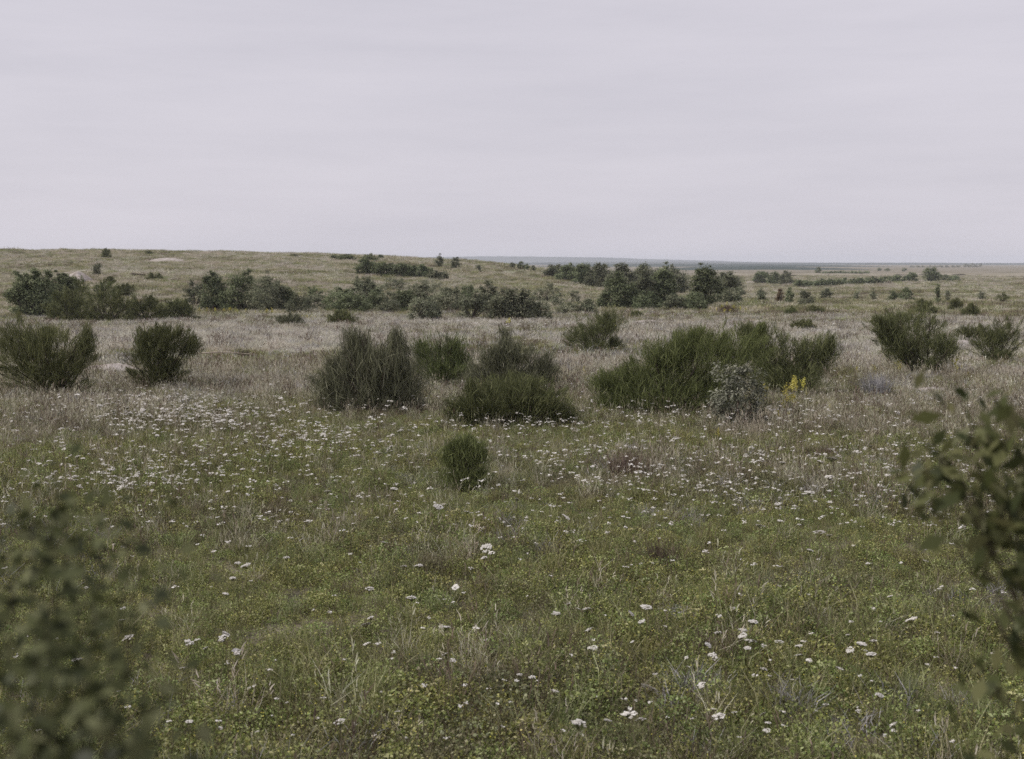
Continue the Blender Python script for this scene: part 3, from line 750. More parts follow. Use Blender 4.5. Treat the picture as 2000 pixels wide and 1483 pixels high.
L = []
for (px, py, d, n) in [(1852, 778, 1.72, 8), (1796, 842, 1.70, 14), (1757, 905, 1.70, 11), (1785, 880, 1.7, 12), (1822, 866, 1.68, 18), (1868, 838, 1.7, 15), (1902, 800, 1.72, 10), (1930, 752, 1.75, 8), (1872, 925, 1.66, 13),
                       (1908, 915, 1.7, 16), (1884, 985, 1.66, 10), (1912, 1040, 1.68, 11), (1900, 1085, 1.66, 5), (1950, 850, 1.72, 16), (1960, 960, 1.7, 14), (1975, 800, 1.72, 14), (1985, 1060, 1.66, 12),
                       (1922, 1180, 1.62, 6), (1970, 1230, 1.62, 10), (1905, 1290, 1.6, 6), (1950, 1340, 1.6, 10), (1890, 1390, 1.58, 6), (1960, 1430, 1.58, 12), (2040, 850, 1.75, 30), (2050, 1050, 1.7, 30), (2040, 1280, 1.65, 30)]:
    L.append((near_point(px, py, d), n))
fr = np.array([.98, 1.72, 0.0]); fr[2] = float(terrain(fr[0], fr[1]))
fore_shrub('foreground_bush', 'blurred broad-leaved bush reaching in from the right edge', fr, L, 'leaf_fore', .037, .5, 0, .0035, droop=.9, sig=.027, mult=1.5)

# ------------------------------------------------------------------ loose things
def stick(name, label, cat, a, b, r, mat, sag=.03, lift=.04):
    P0, P1 = on_ground(*a), on_ground(*b)
    c = (P0 + P1) / 2
    s = np.linspace(0, 1, 10)[:, None]
    pts = P0 * (1 - s) + P1 * s
    pts[:, 2] = np.array([float(terrain(p[0], p[1])) for p in pts]) + lift + sag * np.sin(s[:, 0] * math.pi)
    mb = MB(); tube(mb, pts - c, r * (1 - .5 * s[:, 0]) * (1 + .15 * rng.normal(size=10)), 7, .5)
    o = link(name, mb.mesh(name, [mat], smooth=True), loc=c)
    return tag(o, label, cat)
stick('fallen_branch', 'thin pale dead branch lying right of the dense dark broom', 'branch', (378, 703), (500, 705), .022, M['deadwood'], sag=.05, lift=.16)
stick('fallen_log', 'short dark log lying on the left hillside', 'log', (256, 540), (284, 540), .16, M['bark'], lift=.16)
stick('fallen_branch', 'small white dead stick in front of the left hedge', 'branch', (220, 631), (236, 628), .025, M['deadwood'], lift=.2)

def dry_tuft(name, label, cat, px, py, hpx, wpx, mat, n, width=.005, group=None):
    p = on_ground(px, py); s = p[1] / F
    H, W = hpx * s, wpx * s
    mb = MB()
    P = np.column_stack([rng.normal(size=n) * W * .2, rng.normal(size=n) * W * .2, np.zeros(n) - .02])
    D = np.column_stack([rng.normal(size=n) * .32, rng.normal(size=n) * .3, np.ones(n)])
    Ls = H * rng.uniform(.45, 1.05, n)
    blades(mb, P, D, Ls, width * rng.uniform(.6, 1.3, n), .1, rng.random(n))
    e = P + unit(D) * Ls[:, None]
    k = rng.integers(0, n, n // 2)
    leaves(mb, e[k] * rng.uniform(.5, 1, (len(k), 1)), rng.normal(size=(len(k), 3)), width * rng.uniform(2, 5, len(k)), .4, rng.random(len(k)))
    return tag(link(name, mb.mesh(name, [M[mat]]), loc=p), label, cat, group)
dry_tuft('withered_tuft', 'reddish brown withered tuft right of the small round broom', 'dry plant', 1222, 935, 70, 90, 'brown', 420)
dry_tuft('withered_plant', 'brown withered plant at the end of the pale branch', 'dry plant', 476, 702, 26, 34, 'brown', 260, .009)
dry_tuft('dark_tuft', 'dark grass tuft in the near meadow amid white flowers', 'grass tuft', 845, 1125, 60, 95, 'herb_b', 420, .004)
dry_tuft('withered_tuft', 'brown stalky tuft in the right part of near meadow', 'dry plant', 1290, 1110, 75, 90, 'brown', 260, .004)
dry_tuft('withered_tuft', 'dark brown stalky tuft low in the right near meadow', 'dry plant', 1420, 1290, 90, 120, 'brown', 240, .004)
dry_tuft('grey_tuft', 'tall lilac-grey grass tuft left of the top-heavy broom', 'grass tuft', 1712, 775, 56, 66, 'grey', 420, .007)
dry_tuft('grey_tuft', 'leaning lilac-grey grass tuft under the left edge broom', 'grass tuft', 140, 798, 34, 60, 'grey', 300, .006)
dry_tuft('grey_tuft', 'low grey plant patch in the near meadow', 'grass tuft', 1320, 1215, 45, 70, 'grey', 260, .004)
dry_tuft('withered_tuft', 'small rusty withered tuft at the right amid white flowers', 'dry plant', 1612, 900, 42, 45, 'brown', 240, .005)
dry_tuft('withered_tuft', 'rust-brown weed clump among yellow flowers below the trees', 'dry plant', 1420, 612, 20, 46, 'brown', 240, .02)

# ------------------------------------------------------------------ flowers
def umbel_mesh(k):
    mb = MB(); R = 1.0
    n = 26 + 4 * k
    a = rng.random(n) * 6.283; rr = np.sqrt(rng.random(n)) * R
    P = np.column_stack([rr * np.cos(a), rr * np.sin(a) * rng.uniform(.8, 1), .28 * (1 - rr ** 2) + rng.normal(size=n) * .05])
    for q in range(2):
        leaves(mb, P + [0, 0, .02 * q], rng.normal(size=(n, 3)) * .22 + [0, 0, 1], rng.uniform(.34, .6, n), 1.0, rng.random(n), 0)
    st = np.array([0, 0, -1.0])
    D = P - st
    blades(mb, np.tile(st, (n, 1)), D, np.linalg.norm(D, axis=1), .05, 0, rng.random(n), 1, tip=1)
    return mb.mesh('flower_head', [M['white'], M['stem']])
def stem_mesh(k):
    mb = MB(); s = np.linspace(0, 1, 6)
    b = rng.normal(size=2) * .06
    pts = np.column_stack([b[0] * s ** 2, b[1] * s ** 2, s])
    pts[:, :2] -= pts[-1, :2] * s[:, None]
    tube(mb, pts, np.linspace(.009, .006, 6), 4, .5)
    n = 7
    z = rng.uniform(.05, .75, n)
    leaves(mb, np.column_stack([rng.normal(size=n) * .05, rng.normal(size=n) * .05, z]), rng.normal(size=(n, 3)) + [0, 0, .6], rng.uniform(.08, .2, n), .22, rng.random(n))
    return mb.mesh('stem', [M['stem']])
UM = [umbel_mesh(k) for k in range(5)]
SM = [stem_mesh(k) for k in range(4)]

def flower(px, py, rpx, label, group):
    h = rng.uniform(.22, .38)
    p = on_ground(px, py, h)
    if p is None: return None
    s = math.hypot(p[0], p[1]) / F
    R = float(np.clip(rpx * s * 1.22, .014, .09))
    root = link('white_wildflower', None, loc=p); tag(root, label, 'flower', group)
    hd = link('flower_head', UM[rng.integers(5)], root); hd.location = (0, 0, h)
    hd.scale = (R, R, R * rng.uniform(.5, .9)); hd.rotation_euler = (rng.normal() * .24, rng.normal() * .24, rng.random() * 6.28)
    st = link('stem', SM[rng.integers(4)], root); st.scale = (h * .9, h * .9, h - R * .6)
    st.rotation_euler = (0, 0, rng.random() * 6.28)
    return root

near_px = [(1130, 1413, 13), (1228, 1396, 14), (1252, 1406, 9), (1186, 1407, 8), (1270, 1346, 17), (1403, 1400, 11), (1490, 1395, 6), (1500, 1412, 5), (1497, 1427, 6), (663, 1410, 9), (1083, 1350, 7),
           (1040, 1323, 6), (1157, 1266, 8), (1392, 1280, 7), (1340, 1285, 4), (1235, 1254, 4), (1146, 1190, 8), (1130, 1190, 6), (1150, 1230, 8), (1262, 1186, 9), (1232, 1198, 6), (1252, 1215, 5),
           (1470, 1215, 8), (1452, 1232, 8), (1450, 1242, 7), (1462, 1252, 7), (1472, 1252, 6), (1460, 1266, 6), (1522, 1254, 7), (1492, 1308, 7), (1560, 1280, 7), (1403, 1236, 6), (1383, 1260, 6),
           (868, 1226, 10), (804, 1168, 9), (722, 1150, 7), (714, 1220, 8), (724, 1207, 6), (890, 1147, 7), (814, 1106, 6), (820, 1105, 6), (788, 1107, 6), (1014, 1318, 5), (1370, 1338, 8),
           (870, 1278, 6), (884, 1290, 6), (716, 1258, 7), (1083, 1198, 5), (1090, 1199, 5), (250, 1246, 9), (238, 1212, 6), (440, 1238, 8), (436, 1246, 9), (462, 1273, 9), (368, 1255, 8), (150, 1290, 9),
           (358, 1305, 6), (370, 1410, 7), (385, 1250, 5), (402, 1266, 5), (1660, 1270, 6), (1682, 1258, 8), (1702, 1278, 8), (1640, 1306, 6), (1705, 1252, 6), (1656, 1240, 4), (1780, 1210, 9), (1738, 1165, 5),
           (1830, 1236, 5), (1718, 1358, 7), (1745, 1416, 8), (1560, 1262, 6), (1580, 1290, 6), (1600, 1040, 9), (1620, 1046, 6), (1484, 1027, 9), (1524, 1018, 6), (1580, 962, 8), (1582, 1075, 6), (1520, 985, 6),
           (1625, 896, 9), (1602, 902, 6), (1620, 932, 7), (1528, 904, 6), (1700, 872, 4), (480, 1105, 8), (455, 1130, 6), (465, 1100, 5), (440, 1160, 5), (535, 1010, 8), (602, 1018, 7), (560, 1090, 6), (588, 1055, 5),
           (950, 1070, 9), (960, 1080, 6), (945, 1090, 6), (1105, 1010, 7), (1010, 975, 6), (750, 1060, 6), (690, 1000, 5), (640, 960, 6), (856, 990, 8), (770, 955, 6), (912, 1000, 6), (1110, 1180, 5)]
SINGLED = {
    (1270, 1346): 'broad domed cream umbel, widest of the near white flowers', (1130, 1413): 'large white flower at the bottom edge left of the wide pair',
    (1228, 1396): 'large white flower at the bottom edge beside a smaller flat one', (1252, 1406): 'flat white flower touching the large one at the bottom edge',
    (1186, 1407): 'small white flower between two large ones at the bottom edge', (1403, 1400): 'ragged white flower at the bottom edge right of centre',
    (663, 1410): 'lone white flower at the bottom edge left of centre', (868, 1226): 'largest lone white flower left of centre in the near meadow',
    (1470, 1215): 'topmost white flower of the tight cluster at lower right', (150, 1290): 'leftmost near white flower, seen through the foreground shrub',
    (462, 1273): 'lowest white flower of the cluster right of the foreground shrub', (1745, 1416): 'white flower nearest the lower right corner',
    (1780, 1210): 'white flower nearest the blurred bush in the near meadow', (1157, 1266): 'lone white flower just left above the widest domed umbel',
    (804, 1168): 'lone white flower above the largest lone flower', (1403, 1236): 'small white flower just left of the tight lower right cluster',
    (480, 1105): 'flat white flower above right of the foreground shrub', (1600, 1040): 'larger white flower of a pair in the right meadow',
    (1620, 1046): 'smaller white flower of a pair in the right meadow', (950, 1070): 'white flower below the small round broom, largest there',
    (1484, 1027): 'flat white flower left of the pair in the right meadow', (1625, 896): 'white flower beside the small rusty withered tuft',
    (1110, 1180): 'tiny white flower just left of the pair at meadow centre',
}
for (x, y, r) in near_px:
    if y > 1130:
        side = 'left' if x < 640 else ('middle' if x < 1320 else 'right')
        lab = {'left': 'white flat-topped wildflower in the near grass by the foreground shrub', 'middle': 'white flat-topped wildflower low in the middle of the near meadow',
               'right': 'white flat-topped wildflower in the near grass toward the right'}[side]
        gp = 'white flowers of the near meadow, ' + side
    else:
        side = 'left' if x < 1050 else 'right'
        lab = {'left': 'white wildflower in green meadow around the small round broom', 'right': 'white wildflower in dull meadow below the largest broom'}[side]
        gp = 'white flowers of the middle meadow, ' + side
    lab = SINGLED.get((x, y), lab)
    flower(x, y, r, lab, gp)

def drift(n, cx, cy, sx, sy, r0, r1):
    return [(cx + rng.normal() * sx, cy + rng.normal() * sy, rng.uniform(r0, r1)) for _ in range(n)]
drifts = [
    ('white wildflower in the dense drift below the dense dark broom', 'white drift below the dark broom', drift(400, 345, 806, 92, 19, 2.2, 4.6) + drift(90, 330, 785, 110, 22, 2, 4)),
    ('white wildflower in the drift left of the small round broom', 'white drift before the fan-shaped broom', drift(210, 625, 845, 88, 20, 2.2, 4.6) + drift(80, 540, 865, 130, 30, 2, 4.4)),
    ('white wildflower in the long drift above the foreground shrub', 'white drift above the foreground shrub', drift(170, 235, 930, 120, 16, 2.3, 4.8) + drift(90, 300, 905, 130, 26, 2.2, 4.6)),
]
stuff_fl = []
for lab, gp, pts in drifts:
    pts = [p for p in pts if -20 < p[0] < 2020]
    rng.shuffle(pts)
    keep = 52
    for p in pts[:keep]: flower(p[0], p[1], p[2], lab, gp)
    stuff_fl += pts[keep:]
# the rest, too many and too small to pick apart
for _ in range(900):
    y = 770 + 260 * rng.random() ** 1.1
    x = rng.uniform(-10, 2010)
    stuff_fl.append((x, y, rng.uniform(2.2, 4.8)))
for _ in range(430):
    stuff_fl.append((rng.uniform(1050, 1900), rng.normal(905, 55), rng.uniform(2.5, 5.5)))
for _ in range(200):
    stuff_fl.append((rng.uniform(-10, 2010), rng.uniform(1000, 1450), rng.uniform(2.5, 6)))
for _ in range(420):
    stuff_fl.append((rng.uniform(-10, 2010), rng.uniform(625, 780), rng.uniform(1.4, 2.6)))
for _ in range(60):
    stuff_fl.append((rng.normal(1020, 120), rng.normal(826, 9), rng.uniform(3, 5)))
    stuff_fl.append((rng.uniform(1150, 1640), rng.normal(806, 12), rng.uniform(3, 5)))
    stuff_fl.append((rng.normal(985, 60), rng.normal(630, 4), rng.uniform(2, 3)))
mb = MB()
for (x, y, r) in stuff_fl:
    h = rng.uniform(.16, .34)
    p = on_ground(x, y, h)
    if p is None: continue
    s = math.hypot(p[0], p[1]) / F
    R = min(.06, r * s * 1.15); n = 8
    c = p + [0, 0, h]
    P = c + np.column_stack([rng.normal(size=n) * R * .5, rng.normal(size=n) * R * .45, rng.normal(size=n) * R * .18])
    leaves(mb, P, rng.normal(size=(n, 3)) * .25 + [0, 0, 1], R * rng.uniform(.6, 1.1, n), 1., rng.random(n), 0)
    blades(mb, p[None], c[None] - p[None], [h], [.004], 0.03, [.5], 1)
tag(link('white_flower_carpet', mb.mesh('white_flower_carpet', [M['white'], M['stem']])), 'countless small white wildflowers sprinkled over the whole meadow', 'flowers', kind='stuff')

# tall yellow spikes
def spike_mesh():
    mb = MB()
    for b in range(9):                      # side branches of the panicle
        n = 26; z0 = rng.uniform(.42, .82) if b else .62; a = rng.random() * 6.283; out = rng.uniform(.03, .12) * (1.15 - z0) * 2 if b else 0
        t = rng.random(n); hgt = rng.uniform(.12, .2) if b else .38
        P = np.column_stack([out * t * math.cos(a), out * t * math.sin(a), z0 + hgt * t]) + rng.normal(size=(n, 3)) * .014
        leaves(mb, P, rng.normal(size=(n, 3)) + [0, 0, .5], rng.uniform(.018, .042, n), .8, rng.random(n))
    return mb.mesh('flower_spike', [M['yellow']])
def spike_stem():
    mb = MB(); tube(mb, [[0, 0, -.02], [.005, 0, .5], [0, 0, .95]], [.012, .010, .005], 5, .4)
    n = 16; z = rng.uniform(.03, .5, n); a = rng.random(n) * 6.283
    leaves(mb, np.column_stack([.05 * np.cos(a), .05 * np.sin(a), z]), np.column_stack([np.cos(a), np.sin(a), np.ones(n)]), rng.uniform(.08, .16, n), .3, rng.random(n))
    return mb.mesh('stem', [M['stem']])
SP = [spike_mesh() for _ in range(3)]; SS = [spike_stem() for _ in range(3)]
for lab, gp, pts in [
    ('tall yellow flower spike right of the silvery shrub', 'yellow spikes by the silvery shrub', [(1467, 800, 36), (1495, 800, 40)]),
    ('yellow flower spike of the cluster at the right dark broom', 'yellow spike cluster', [(1538, 815, 58), (1545, 790, 48), (1556, 788, 42), (1562, 786, 40), (1530, 818, 34), (1550, 816, 38), (1524, 835, 30), (1541, 832, 26), (1576, 786, 24)]),
    ('yellow flower spike left of the top-heavy broom', 'yellow spikes left of the top-heavy broom', [(1708, 742, 26), (1750, 740, 32), (1754, 742, 26), (1675, 738, 20), (1712, 744, 22)]),
    ('yellow flower spike right of the foot of top-heavy broom', 'yellow spikes right of the top-heavy broom', [(1862, 738, 34), (1876, 742, 24), (1868, 745, 24), (1890, 748, 18)]),
    ('short yellow flower spike alone in the meadow under the silvery shrub', None, [(1400, 868, 26)]),
    ('short yellow flower spike left of the largest broom', None, [(1144, 742, 24)]),
    ('short yellow flower spike alone in right meadow', None, [(1620, 815, 22)]),
    ('short yellow flower spike between fan-shaped and green brooms', 'yellow spikes between brooms', [(843, 732, 18), (850, 735, 20), (1060, 732, 20)]),
    ('faint yellow flower spike in weeds below the trees', 'yellow weeds below the trees', [(1408, 612, 13), (1422, 608, 15), (1432, 612, 14), (1446, 613, 12), (1398, 613, 10), (1416, 616, 11), (1456, 611, 9), (1388, 612, 9), (1427, 615, 10)]),
    ('faint yellow flower spike under the dark thicket', 'yellow weeds under the thicket', [(390, 613, 10), (420, 615, 11), (438, 617, 12), (462, 618, 12), (480, 616, 10), (520, 618, 12), (531, 619, 14), (450, 613, 11), (405, 612, 9), (500, 618, 9)]),
    ('faint yellow flower spike in the patch by flat grey-green broom', 'bright yellow patch', [(590, 626, 8), (600, 627, 9), (608, 626, 8), (616, 627, 8), (604, 629, 8), (596, 629, 8), (612, 630, 7)]),
    ('small yellow flower spike under the big round bush', 'yellow under the round bush', [(996, 640, 15), (990, 641, 12)]),
]:
    order = sorted(range(len(pts)), key=lambda q: pts[q][0])
    for q, (x, y, hpx) in enumerate(pts):
        p = on_ground(x, y); h = hpx * p[1] / F * 1.32
        root = link('yellow_wildflower', None, loc=p); tag(root, lab if len(pts) == 1 else lab + ', ' + ORD[order.index(q)] + ' from left', 'flower', gp)
        wide = rng.uniform(1.05, 1.6) * (1.6 if p[1] > 40 else 1)
        for nm, me in (('stem', SS[rng.integers(3)]), ('flower_spike', SP[rng.integers(3)])):
            o = link(nm, me, root); o.scale = (h * wide, h * wide, h); o.rotation_euler = (rng.normal() * .08, rng.normal() * .08, rng.random() * 6)

# ------------------------------------------------------------------ grass and low herbs (instanced clumps)
PROTO = {}
def proto(kind, k, fn):
    c = PROTO.setdefault(kind, bpy.data.collections.new(kind))
    for i in range(k):
        me = fn()
        o = bpy.data.objects.new(kind + '_clump', me); c.objects.link(o)

def disc(n, R): 
    a = rng.random(n) * 6.283; r = np.sqrt(rng.random(n)) * R
    return np.column_stack([r * np.cos(a), r * np.sin(a), np.zeros(n)])

def herb(mat, n=300, R=.14, h=.14, ls=.0145, fl=4):
    def f():
        mb = MB()
        P = disc(n, R); d = np.hypot(P[:, 0], P[:, 1]) / R
        top = h * (1 - .6 * d * d) * rng.uniform(.7, 1.2)
        P[:, 2] = top * rng.random(n) ** .6
        leaves(mb, P, rng.normal(size=(n, 3)) * .6 + [0, 0, .8], ls * rng.uniform(.5, 1.5, n), .6, rng.random(n), 0)
        ns = 16; S = disc(ns, R * .9)
        blades(mb, S, np.column_stack([rng.normal(size=(ns, 2)) * .35, np.ones(ns)]), h * rng.uniform(.8, 1.5, ns), .0022, .1, rng.random(ns) * .8, 1)
        if fl:
            P = disc(fl, R); P[:, 2] = h * rng.uniform(.75, 1.05, fl)
            leaves(mb, P, rng.normal(size=(fl, 3)) * .4 + [0, 0, 1], rng.uniform(.005, .009, fl), .9, rng.random(fl), 2)
        return mb.mesh('clump', [M[mat], M['brown'], M['yellow']])
    return f
def tuft(mat, n=46, R=.07, h=(.10, .26), w=.0032, lean=.38, seed=0, bend=.16):
    def f():
        mb = MB(); P = disc(n, R)
        D = np.column_stack([rng.normal(size=(n, 2)) * lean, np.ones(n)]); Ls = rng.uniform(*h, n)
        blades(mb, P, D, Ls, w * rng.uniform(.7, 1.3, n), bend, rng.random(n))
        if seed:
            e = P[:seed] + unit(D[:seed]) * Ls[:seed, None] * 1.0
            for q in range(3):
                blades(mb, e - [0, 0, .02 * q], D[:seed] + rng.normal(size=(seed, 3)) * .25, Ls[:seed] * .14, w * 2.2, .1, .3 + .6 * rng.random(seed))
        return mb.mesh('clump', [M[mat]])
    return f

proto('green_herb', 6, herb('herb'))
proto('dull_herb', 6, herb('herb_b', fl=2))
proto('green_grass', 5, tuft('grass'))
proto('dry_grass', 5, tuft('straw', n=30, R=.08, h=(.14, .36), w=.0026, seed=8))
proto('dead_stalk', 5, tuft('brown', n=12, R=.07, h=(.16, .42), w=.0030, lean=.25, seed=7))
proto('grey_herb', 4, tuft('grey', n=40, R=.09, h=(.06, .2), w=.0045, lean=.6))
proto('mid_straw', 5, tuft('straw', n=110, R=.32, h=(.06, .25), w=.0085, lean=.75, seed=12))
proto('mid_lilac', 5, tuft('lilac', n=110, R=.32, h=(.06, .26), w=.0085, lean=.75, seed=12))
proto('mid_green', 5, tuft('grass', n=100, R=.30, h=(.06, .24), w=.0085, lean=.6))
proto('mid_brown', 5, tuft('brown', n=50, R=.28, h=(.10, .36), w=.0075, lean=.4, seed=10))
proto('mid_grey', 5, tuft('grey', n=90, R=.30, h=(.06, .26), w=.008, lean=.6))
proto('far_lilac', 5, tuft('lilac', n=80, R=.75, h=(.10, .36), w=.020, lean=.6))
proto('far_straw', 5, tuft('straw', n=80, R=.75, h=(.10, .36), w=.020, lean=.6))
proto('far_green', 5, tuft('grass', n=80, R=.75, h=(.08, .34), w=.022, lean=.6))
proto('far_brown', 5, tuft('brown', n=60, R=.7, h=(.10, .38), w=.020, lean=.6))
proto('far_dull', 5, tuft('herb_b', n=80, R=.75, h=(.08, .32), w=.022, lean=.6))

def scatter_group():
    ng = bpy.data.node_groups.new('scatter', 'GeometryNodeTree')
    ng.interface.new_socket('Geometry', in_out='INPUT', socket_type='NodeSocketGeometry')
    ng.interface.new_socket('Geometry', in_out='OUTPUT', socket_type='NodeSocketGeometry')
    return ng
def scatter(name, label, kind, P, scl, cat='grass'):
    n = len(P)
    me = bpy.data.meshes.new(name)
    me.vertices.add(n); me.vertices.foreach_set('co', P.astype(np.float32).ravel())
    def attr(nm, tp, val, key='value'):
        a = me.attributes.new(nm, tp, 'POINT'); a.data.foreach_set(key, val.ravel())
    attr('pick', 'INT', rng.integers(0, 1000, n).astype(np.int32))
    tilt = np.column_stack([rng.normal(size=n) * .10, rng.normal(size=n) * .10, rng.random(n) * 6.283]).astype(np.float32)
    attr('turn', 'FLOAT_VECTOR', tilt, 'vector')
    attr('size', 'FLOAT', scl.astype(np.float32))
    me.update()
    o = link(name, me)
    ng = scatter_group(); nd, lk = ng.nodes, ng.links
    gi, go = nd.new('NodeGroupInput'), nd.new('NodeGroupOutput')
    ip = nd.new('GeometryNodeInstanceOnPoints'); ci = nd.new('GeometryNodeCollectionInfo')
    ci.inputs['Collection'].default_value = PROTO[kind]
    ci.inputs['Separate Children'].default_value = True; ci.inputs['Reset Children'].default_value = True
    ip.inputs['Pick Instance'].default_value = True
    def na(nm, tp):
        k = nd.new('GeometryNodeInputNamedAttribute'); k.data_type = tp; k.inputs['Name'].default_value = nm
        return k.outputs['Attribute']
    e2r = nd.new('FunctionNodeEulerToRotation')
    lk.new(na('turn', 'FLOAT_VECTOR'), e2r.inputs[0]); lk.new(e2r.outputs[0], ip.inputs['Rotation'])
    lk.new(na('pick', 'INT'), ip.inputs['Instance Index']); lk.new(na('size', 'FLOAT'), ip.inputs['Scale'])
    lk.new(gi.outputs[0], ip.inputs['Points']); lk.new(ci.outputs[0], ip.inputs['Instance']); lk.new(ip.outputs[0], go.inputs[0])
    md = o.modifiers.new('scatter', 'NODES'); md.node_group = ng
    tag(o, label, cat, kind='stuff')
    return o

FO = np.array(FOOT)
def wedge(n, r0, r1, ang=37):
    r = np.sqrt(rng.uniform(r0 * r0, r1 * r1, n)); a = np.radians(rng.uniform(-ang, ang, n))
    return r * np.sin(a), r * np.cos(a), r
def cleared(x, y):
    ok = np.ones(len(x), bool)
    for (cx, cy, rr, rl, ry) in FO:
        if cy > 130: continue
        w = np.where(x > cx, rr, rl)
        ok &= ((x - cx) / np.maximum(w, .05)) ** 2 + ((y - cy + .2 * ry) / max(1.2 * ry, .05)) ** 2 > 1
    for (cx, cy, rx, ry) in SOILPOS:
        ok &= ((x - cx) / rx) ** 2 + ((y - cy) / ry) ** 2 > .3
    return ok
def place(name, label, kind, x, y, keep, s0, s1, sink=0.0):
    k = keep & cleared(x, y)
    x, y = x[k], y[k]
    tall = .62 + .76 * (.6 * vnoise(x, y, 2.1, 61) + .4 * vnoise(x, y, .6, 62))          # tussocks and flattened places
    scatter(name, label, kind, np.column_stack([x, y, terrain(x, y) - sink]), rng.uniform(s0, s1, len(x)) * tall)

# near meadow
A1 = (37 / 31) * .541 * (27 ** 2 - 4.3 ** 2)
def green_share(x, y, r):
    g = np.interp(r, [4, 9, 12, 15, 19, 27], [.78, .80, .76, .52, .34, .24])
    return g + 1.5 * (vnoise(x, y, 2.3, 21) - .5) + .8 * (vnoise(x, y, .8, 22) - .5) - .12 * (x > 1.6)
n = int(A1 * 82); x, y, r = wedge(n, 4.3, 27); gs = green_share(x, y, r); u = rng.random(n)
place('clover_cover', 'low green clover-like herbs covering the near meadow', 'green_herb', x, y, u < gs, .6, 1.25, .01)
place('dull_herb_cover', 'dull olive-brown low herbs between the green patches', 'dull_herb', x, y, u >= gs, .6, 1.2, .01)
n = int(A1 * 30); x, y, r = wedge(n, 4.3, 28); gs = green_share(x, y, r); u = rng.random(n)
place('green_grass', 'fine green grass growing through the near herbs', 'green_grass', x, y, u < .25 + .5 * gs, .6, 1.15)
n = int(A1 * 34); x, y, r = wedge(n, 4.3, 30); gs = green_share(x, y, r); u = rng.random(n)
place('dry_grass', 'thin straw-coloured dry grass in the near meadow', 'dry_grass', x, y, u < np.interp(r, [4, 9, 14, 20], [.06, .10, .34, .7]) * (1.25 - .8 * gs), .6, 1.1)
n = int(A1 * 24); x, y, r = wedge(n, 4.3, 30); gs = green_share(x, y, r); u = rng.random(n)
place('dead_stalks', 'thin brown dead flower stalks standing in the near meadow', 'dead_stalk', x, y, u < np.interp(r, [4, 9, 14, 20], [.16, .22, .5, .6]) * (1.2 - .8 * gs), .6, 1.05)
n = int(A1 * 12); x, y, r = wedge(n, 4.3, 30); u = vnoise(x, y, 1.3, 31)
place('grey_herbs', 'grey-lilac herb patches in the near meadow', 'grey_herb', x, y, u > .66, .7, 1.2)
# middle meadow
A2 = (37 / 31) * .541 * (72 ** 2 - 22 ** 2)
n = int(A2 * 13); x, y, r = wedge(n, 22, 72); u = rng.random(n)
pale = np.interp(r, [22, 30, 40, 55, 66, 72], [.38, .66, 1.08, 1.0, .62, .42]) + 1.5 * (vnoise(x, y, 6, 41) - .5) + 1.0 * (vnoise(x, y, 1.8, 42) - .5)
gr = .65 * vnoise(x, y, 4.0, 43) + .35 * vnoise(x, y, 1.3, 44) + np.interp(r, [22, 30, 45, 60], [.10, .06, 0, .06])
L1 = np.clip(pale * .60, .03, .72)
place('bleached_grass', 'pale lilac bleached grass of the middle meadow', 'mid_lilac', x, y, u < L1, .6, 1.1)
place('straw_grass', 'straw-coloured grass of the middle meadow', 'mid_straw', x, y, (u >= L1) & (u < .80) & (gr < .45), .6, 1.1)
place('dull_green_grass', 'dull green grass patches of the middle meadow', 'mid_green', x, y, (u >= L1) & (u < .80) & (gr >= .45), .6, 1.1)
place('brown_weeds', 'brown withered weeds of the middle meadow', 'mid_brown', x, y, (u >= .80) & (u < .89), .6, 1.2)
place('grey_weeds', 'grey herbs scattered over the middle meadow', 'mid_grey', x, y, (u >= .89), .6, 1.3)
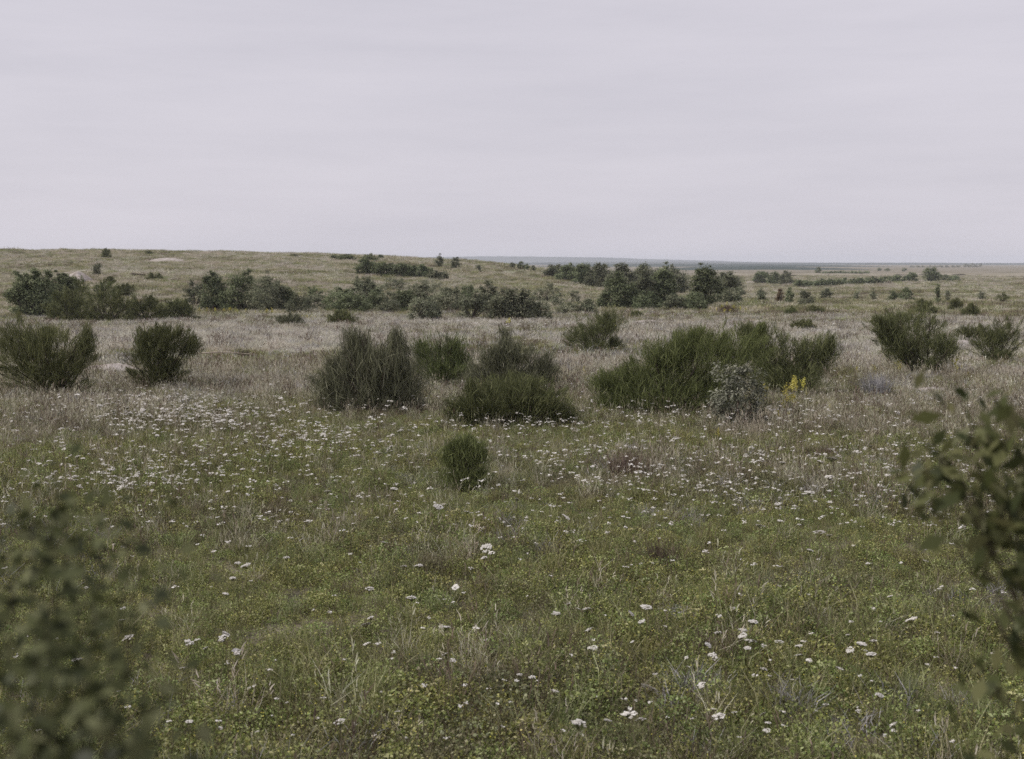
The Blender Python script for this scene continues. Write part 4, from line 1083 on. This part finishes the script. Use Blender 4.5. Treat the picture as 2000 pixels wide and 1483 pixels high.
# hillside and plain
def far_ring(r0, r1, dens, s0, s1, tagw):
    A = (37 / 31) * .541 * (r1 ** 2 - r0 ** 2); n = int(A * dens)
    x, y, r = wedge(n, r0, r1); u = rng.random(n) * .6 + .4 * vnoise(x, y, 4.5, 51) + .35 * (vnoise(x, y, 14, 52) - .5)
    pl = .5 * vnoise(x, y, 9, 53) + .5 * rng.random(n)
    place('hill_straw' + tagw, 'straw-coloured grass over the hillside' if not tagw else 'straw-coloured grass on the far slopes', 'far_straw', x, y, (u < .42) & (pl < .55), s0, s1)
    place('hill_bleached' + tagw, 'bleached pale grass over the hillside' if not tagw else 'bleached pale grass on the far slopes', 'far_lilac', x, y, (u < .42) & (pl >= .55), s0, s1)
    place('hill_green' + tagw, 'dull green grass over the hillside' if not tagw else 'dull green grass on the far slopes', 'far_green', x, y, (u >= .42) & (u < .64), s0, s1)
    place('hill_herbs' + tagw, 'olive herbs over the hillside' if not tagw else 'olive herbs on the far slopes', 'far_dull', x, y, (u >= .66) & (u < .80), s0, s1)
    place('hill_brown' + tagw, 'brown withered weeds over the hillside' if not tagw else 'brown withered weeds on the far slopes', 'far_brown', x, y, (u >= .80), s0, s1)
far_ring(64, 190, 1.6, .55, 1.0, '')
far_ring(190, 420, .18, .8, 1.5, '_afar')

# ------------------------------------------------------------------ haze
def haze_box():
    me = bpy.data.meshes.new('haze')
    X, Y0, Y1, Z0, Z1 = 5800, -5800, 5800, -9, 27
    v = [(-X, Y0, Z0), (X, Y0, Z0), (X, Y1, Z0), (-X, Y1, Z0), (-X, Y0, Z1), (X, Y0, Z1), (X, Y1, Z1), (-X, Y1, Z1)]
    me.from_pydata(v, [], [(0, 3, 2, 1), (4, 5, 6, 7), (0, 1, 5, 4), (1, 2, 6, 5), (2, 3, 7, 6), (3, 0, 4, 7)])
    m, n, l = nodes_of('haze_air')
    out = n.new('ShaderNodeOutputMaterial'); vol = n.new('ShaderNodeVolumePrincipled')
    vol.inputs['Color'].default_value = (.84, .89, 1.0, 1)
    vol.inputs['Density'].default_value = 2.2e-4
    vol.inputs['Anisotropy'].default_value = 0.0
    l.new(vol.outputs[0], out.inputs['Volume'])
    me.materials.append(m)
    o = link('haze', me); o['kind'] = 'stuff'; o['label'] = 'pale bluish haze over the far plain'; o['category'] = 'haze'
haze_box()
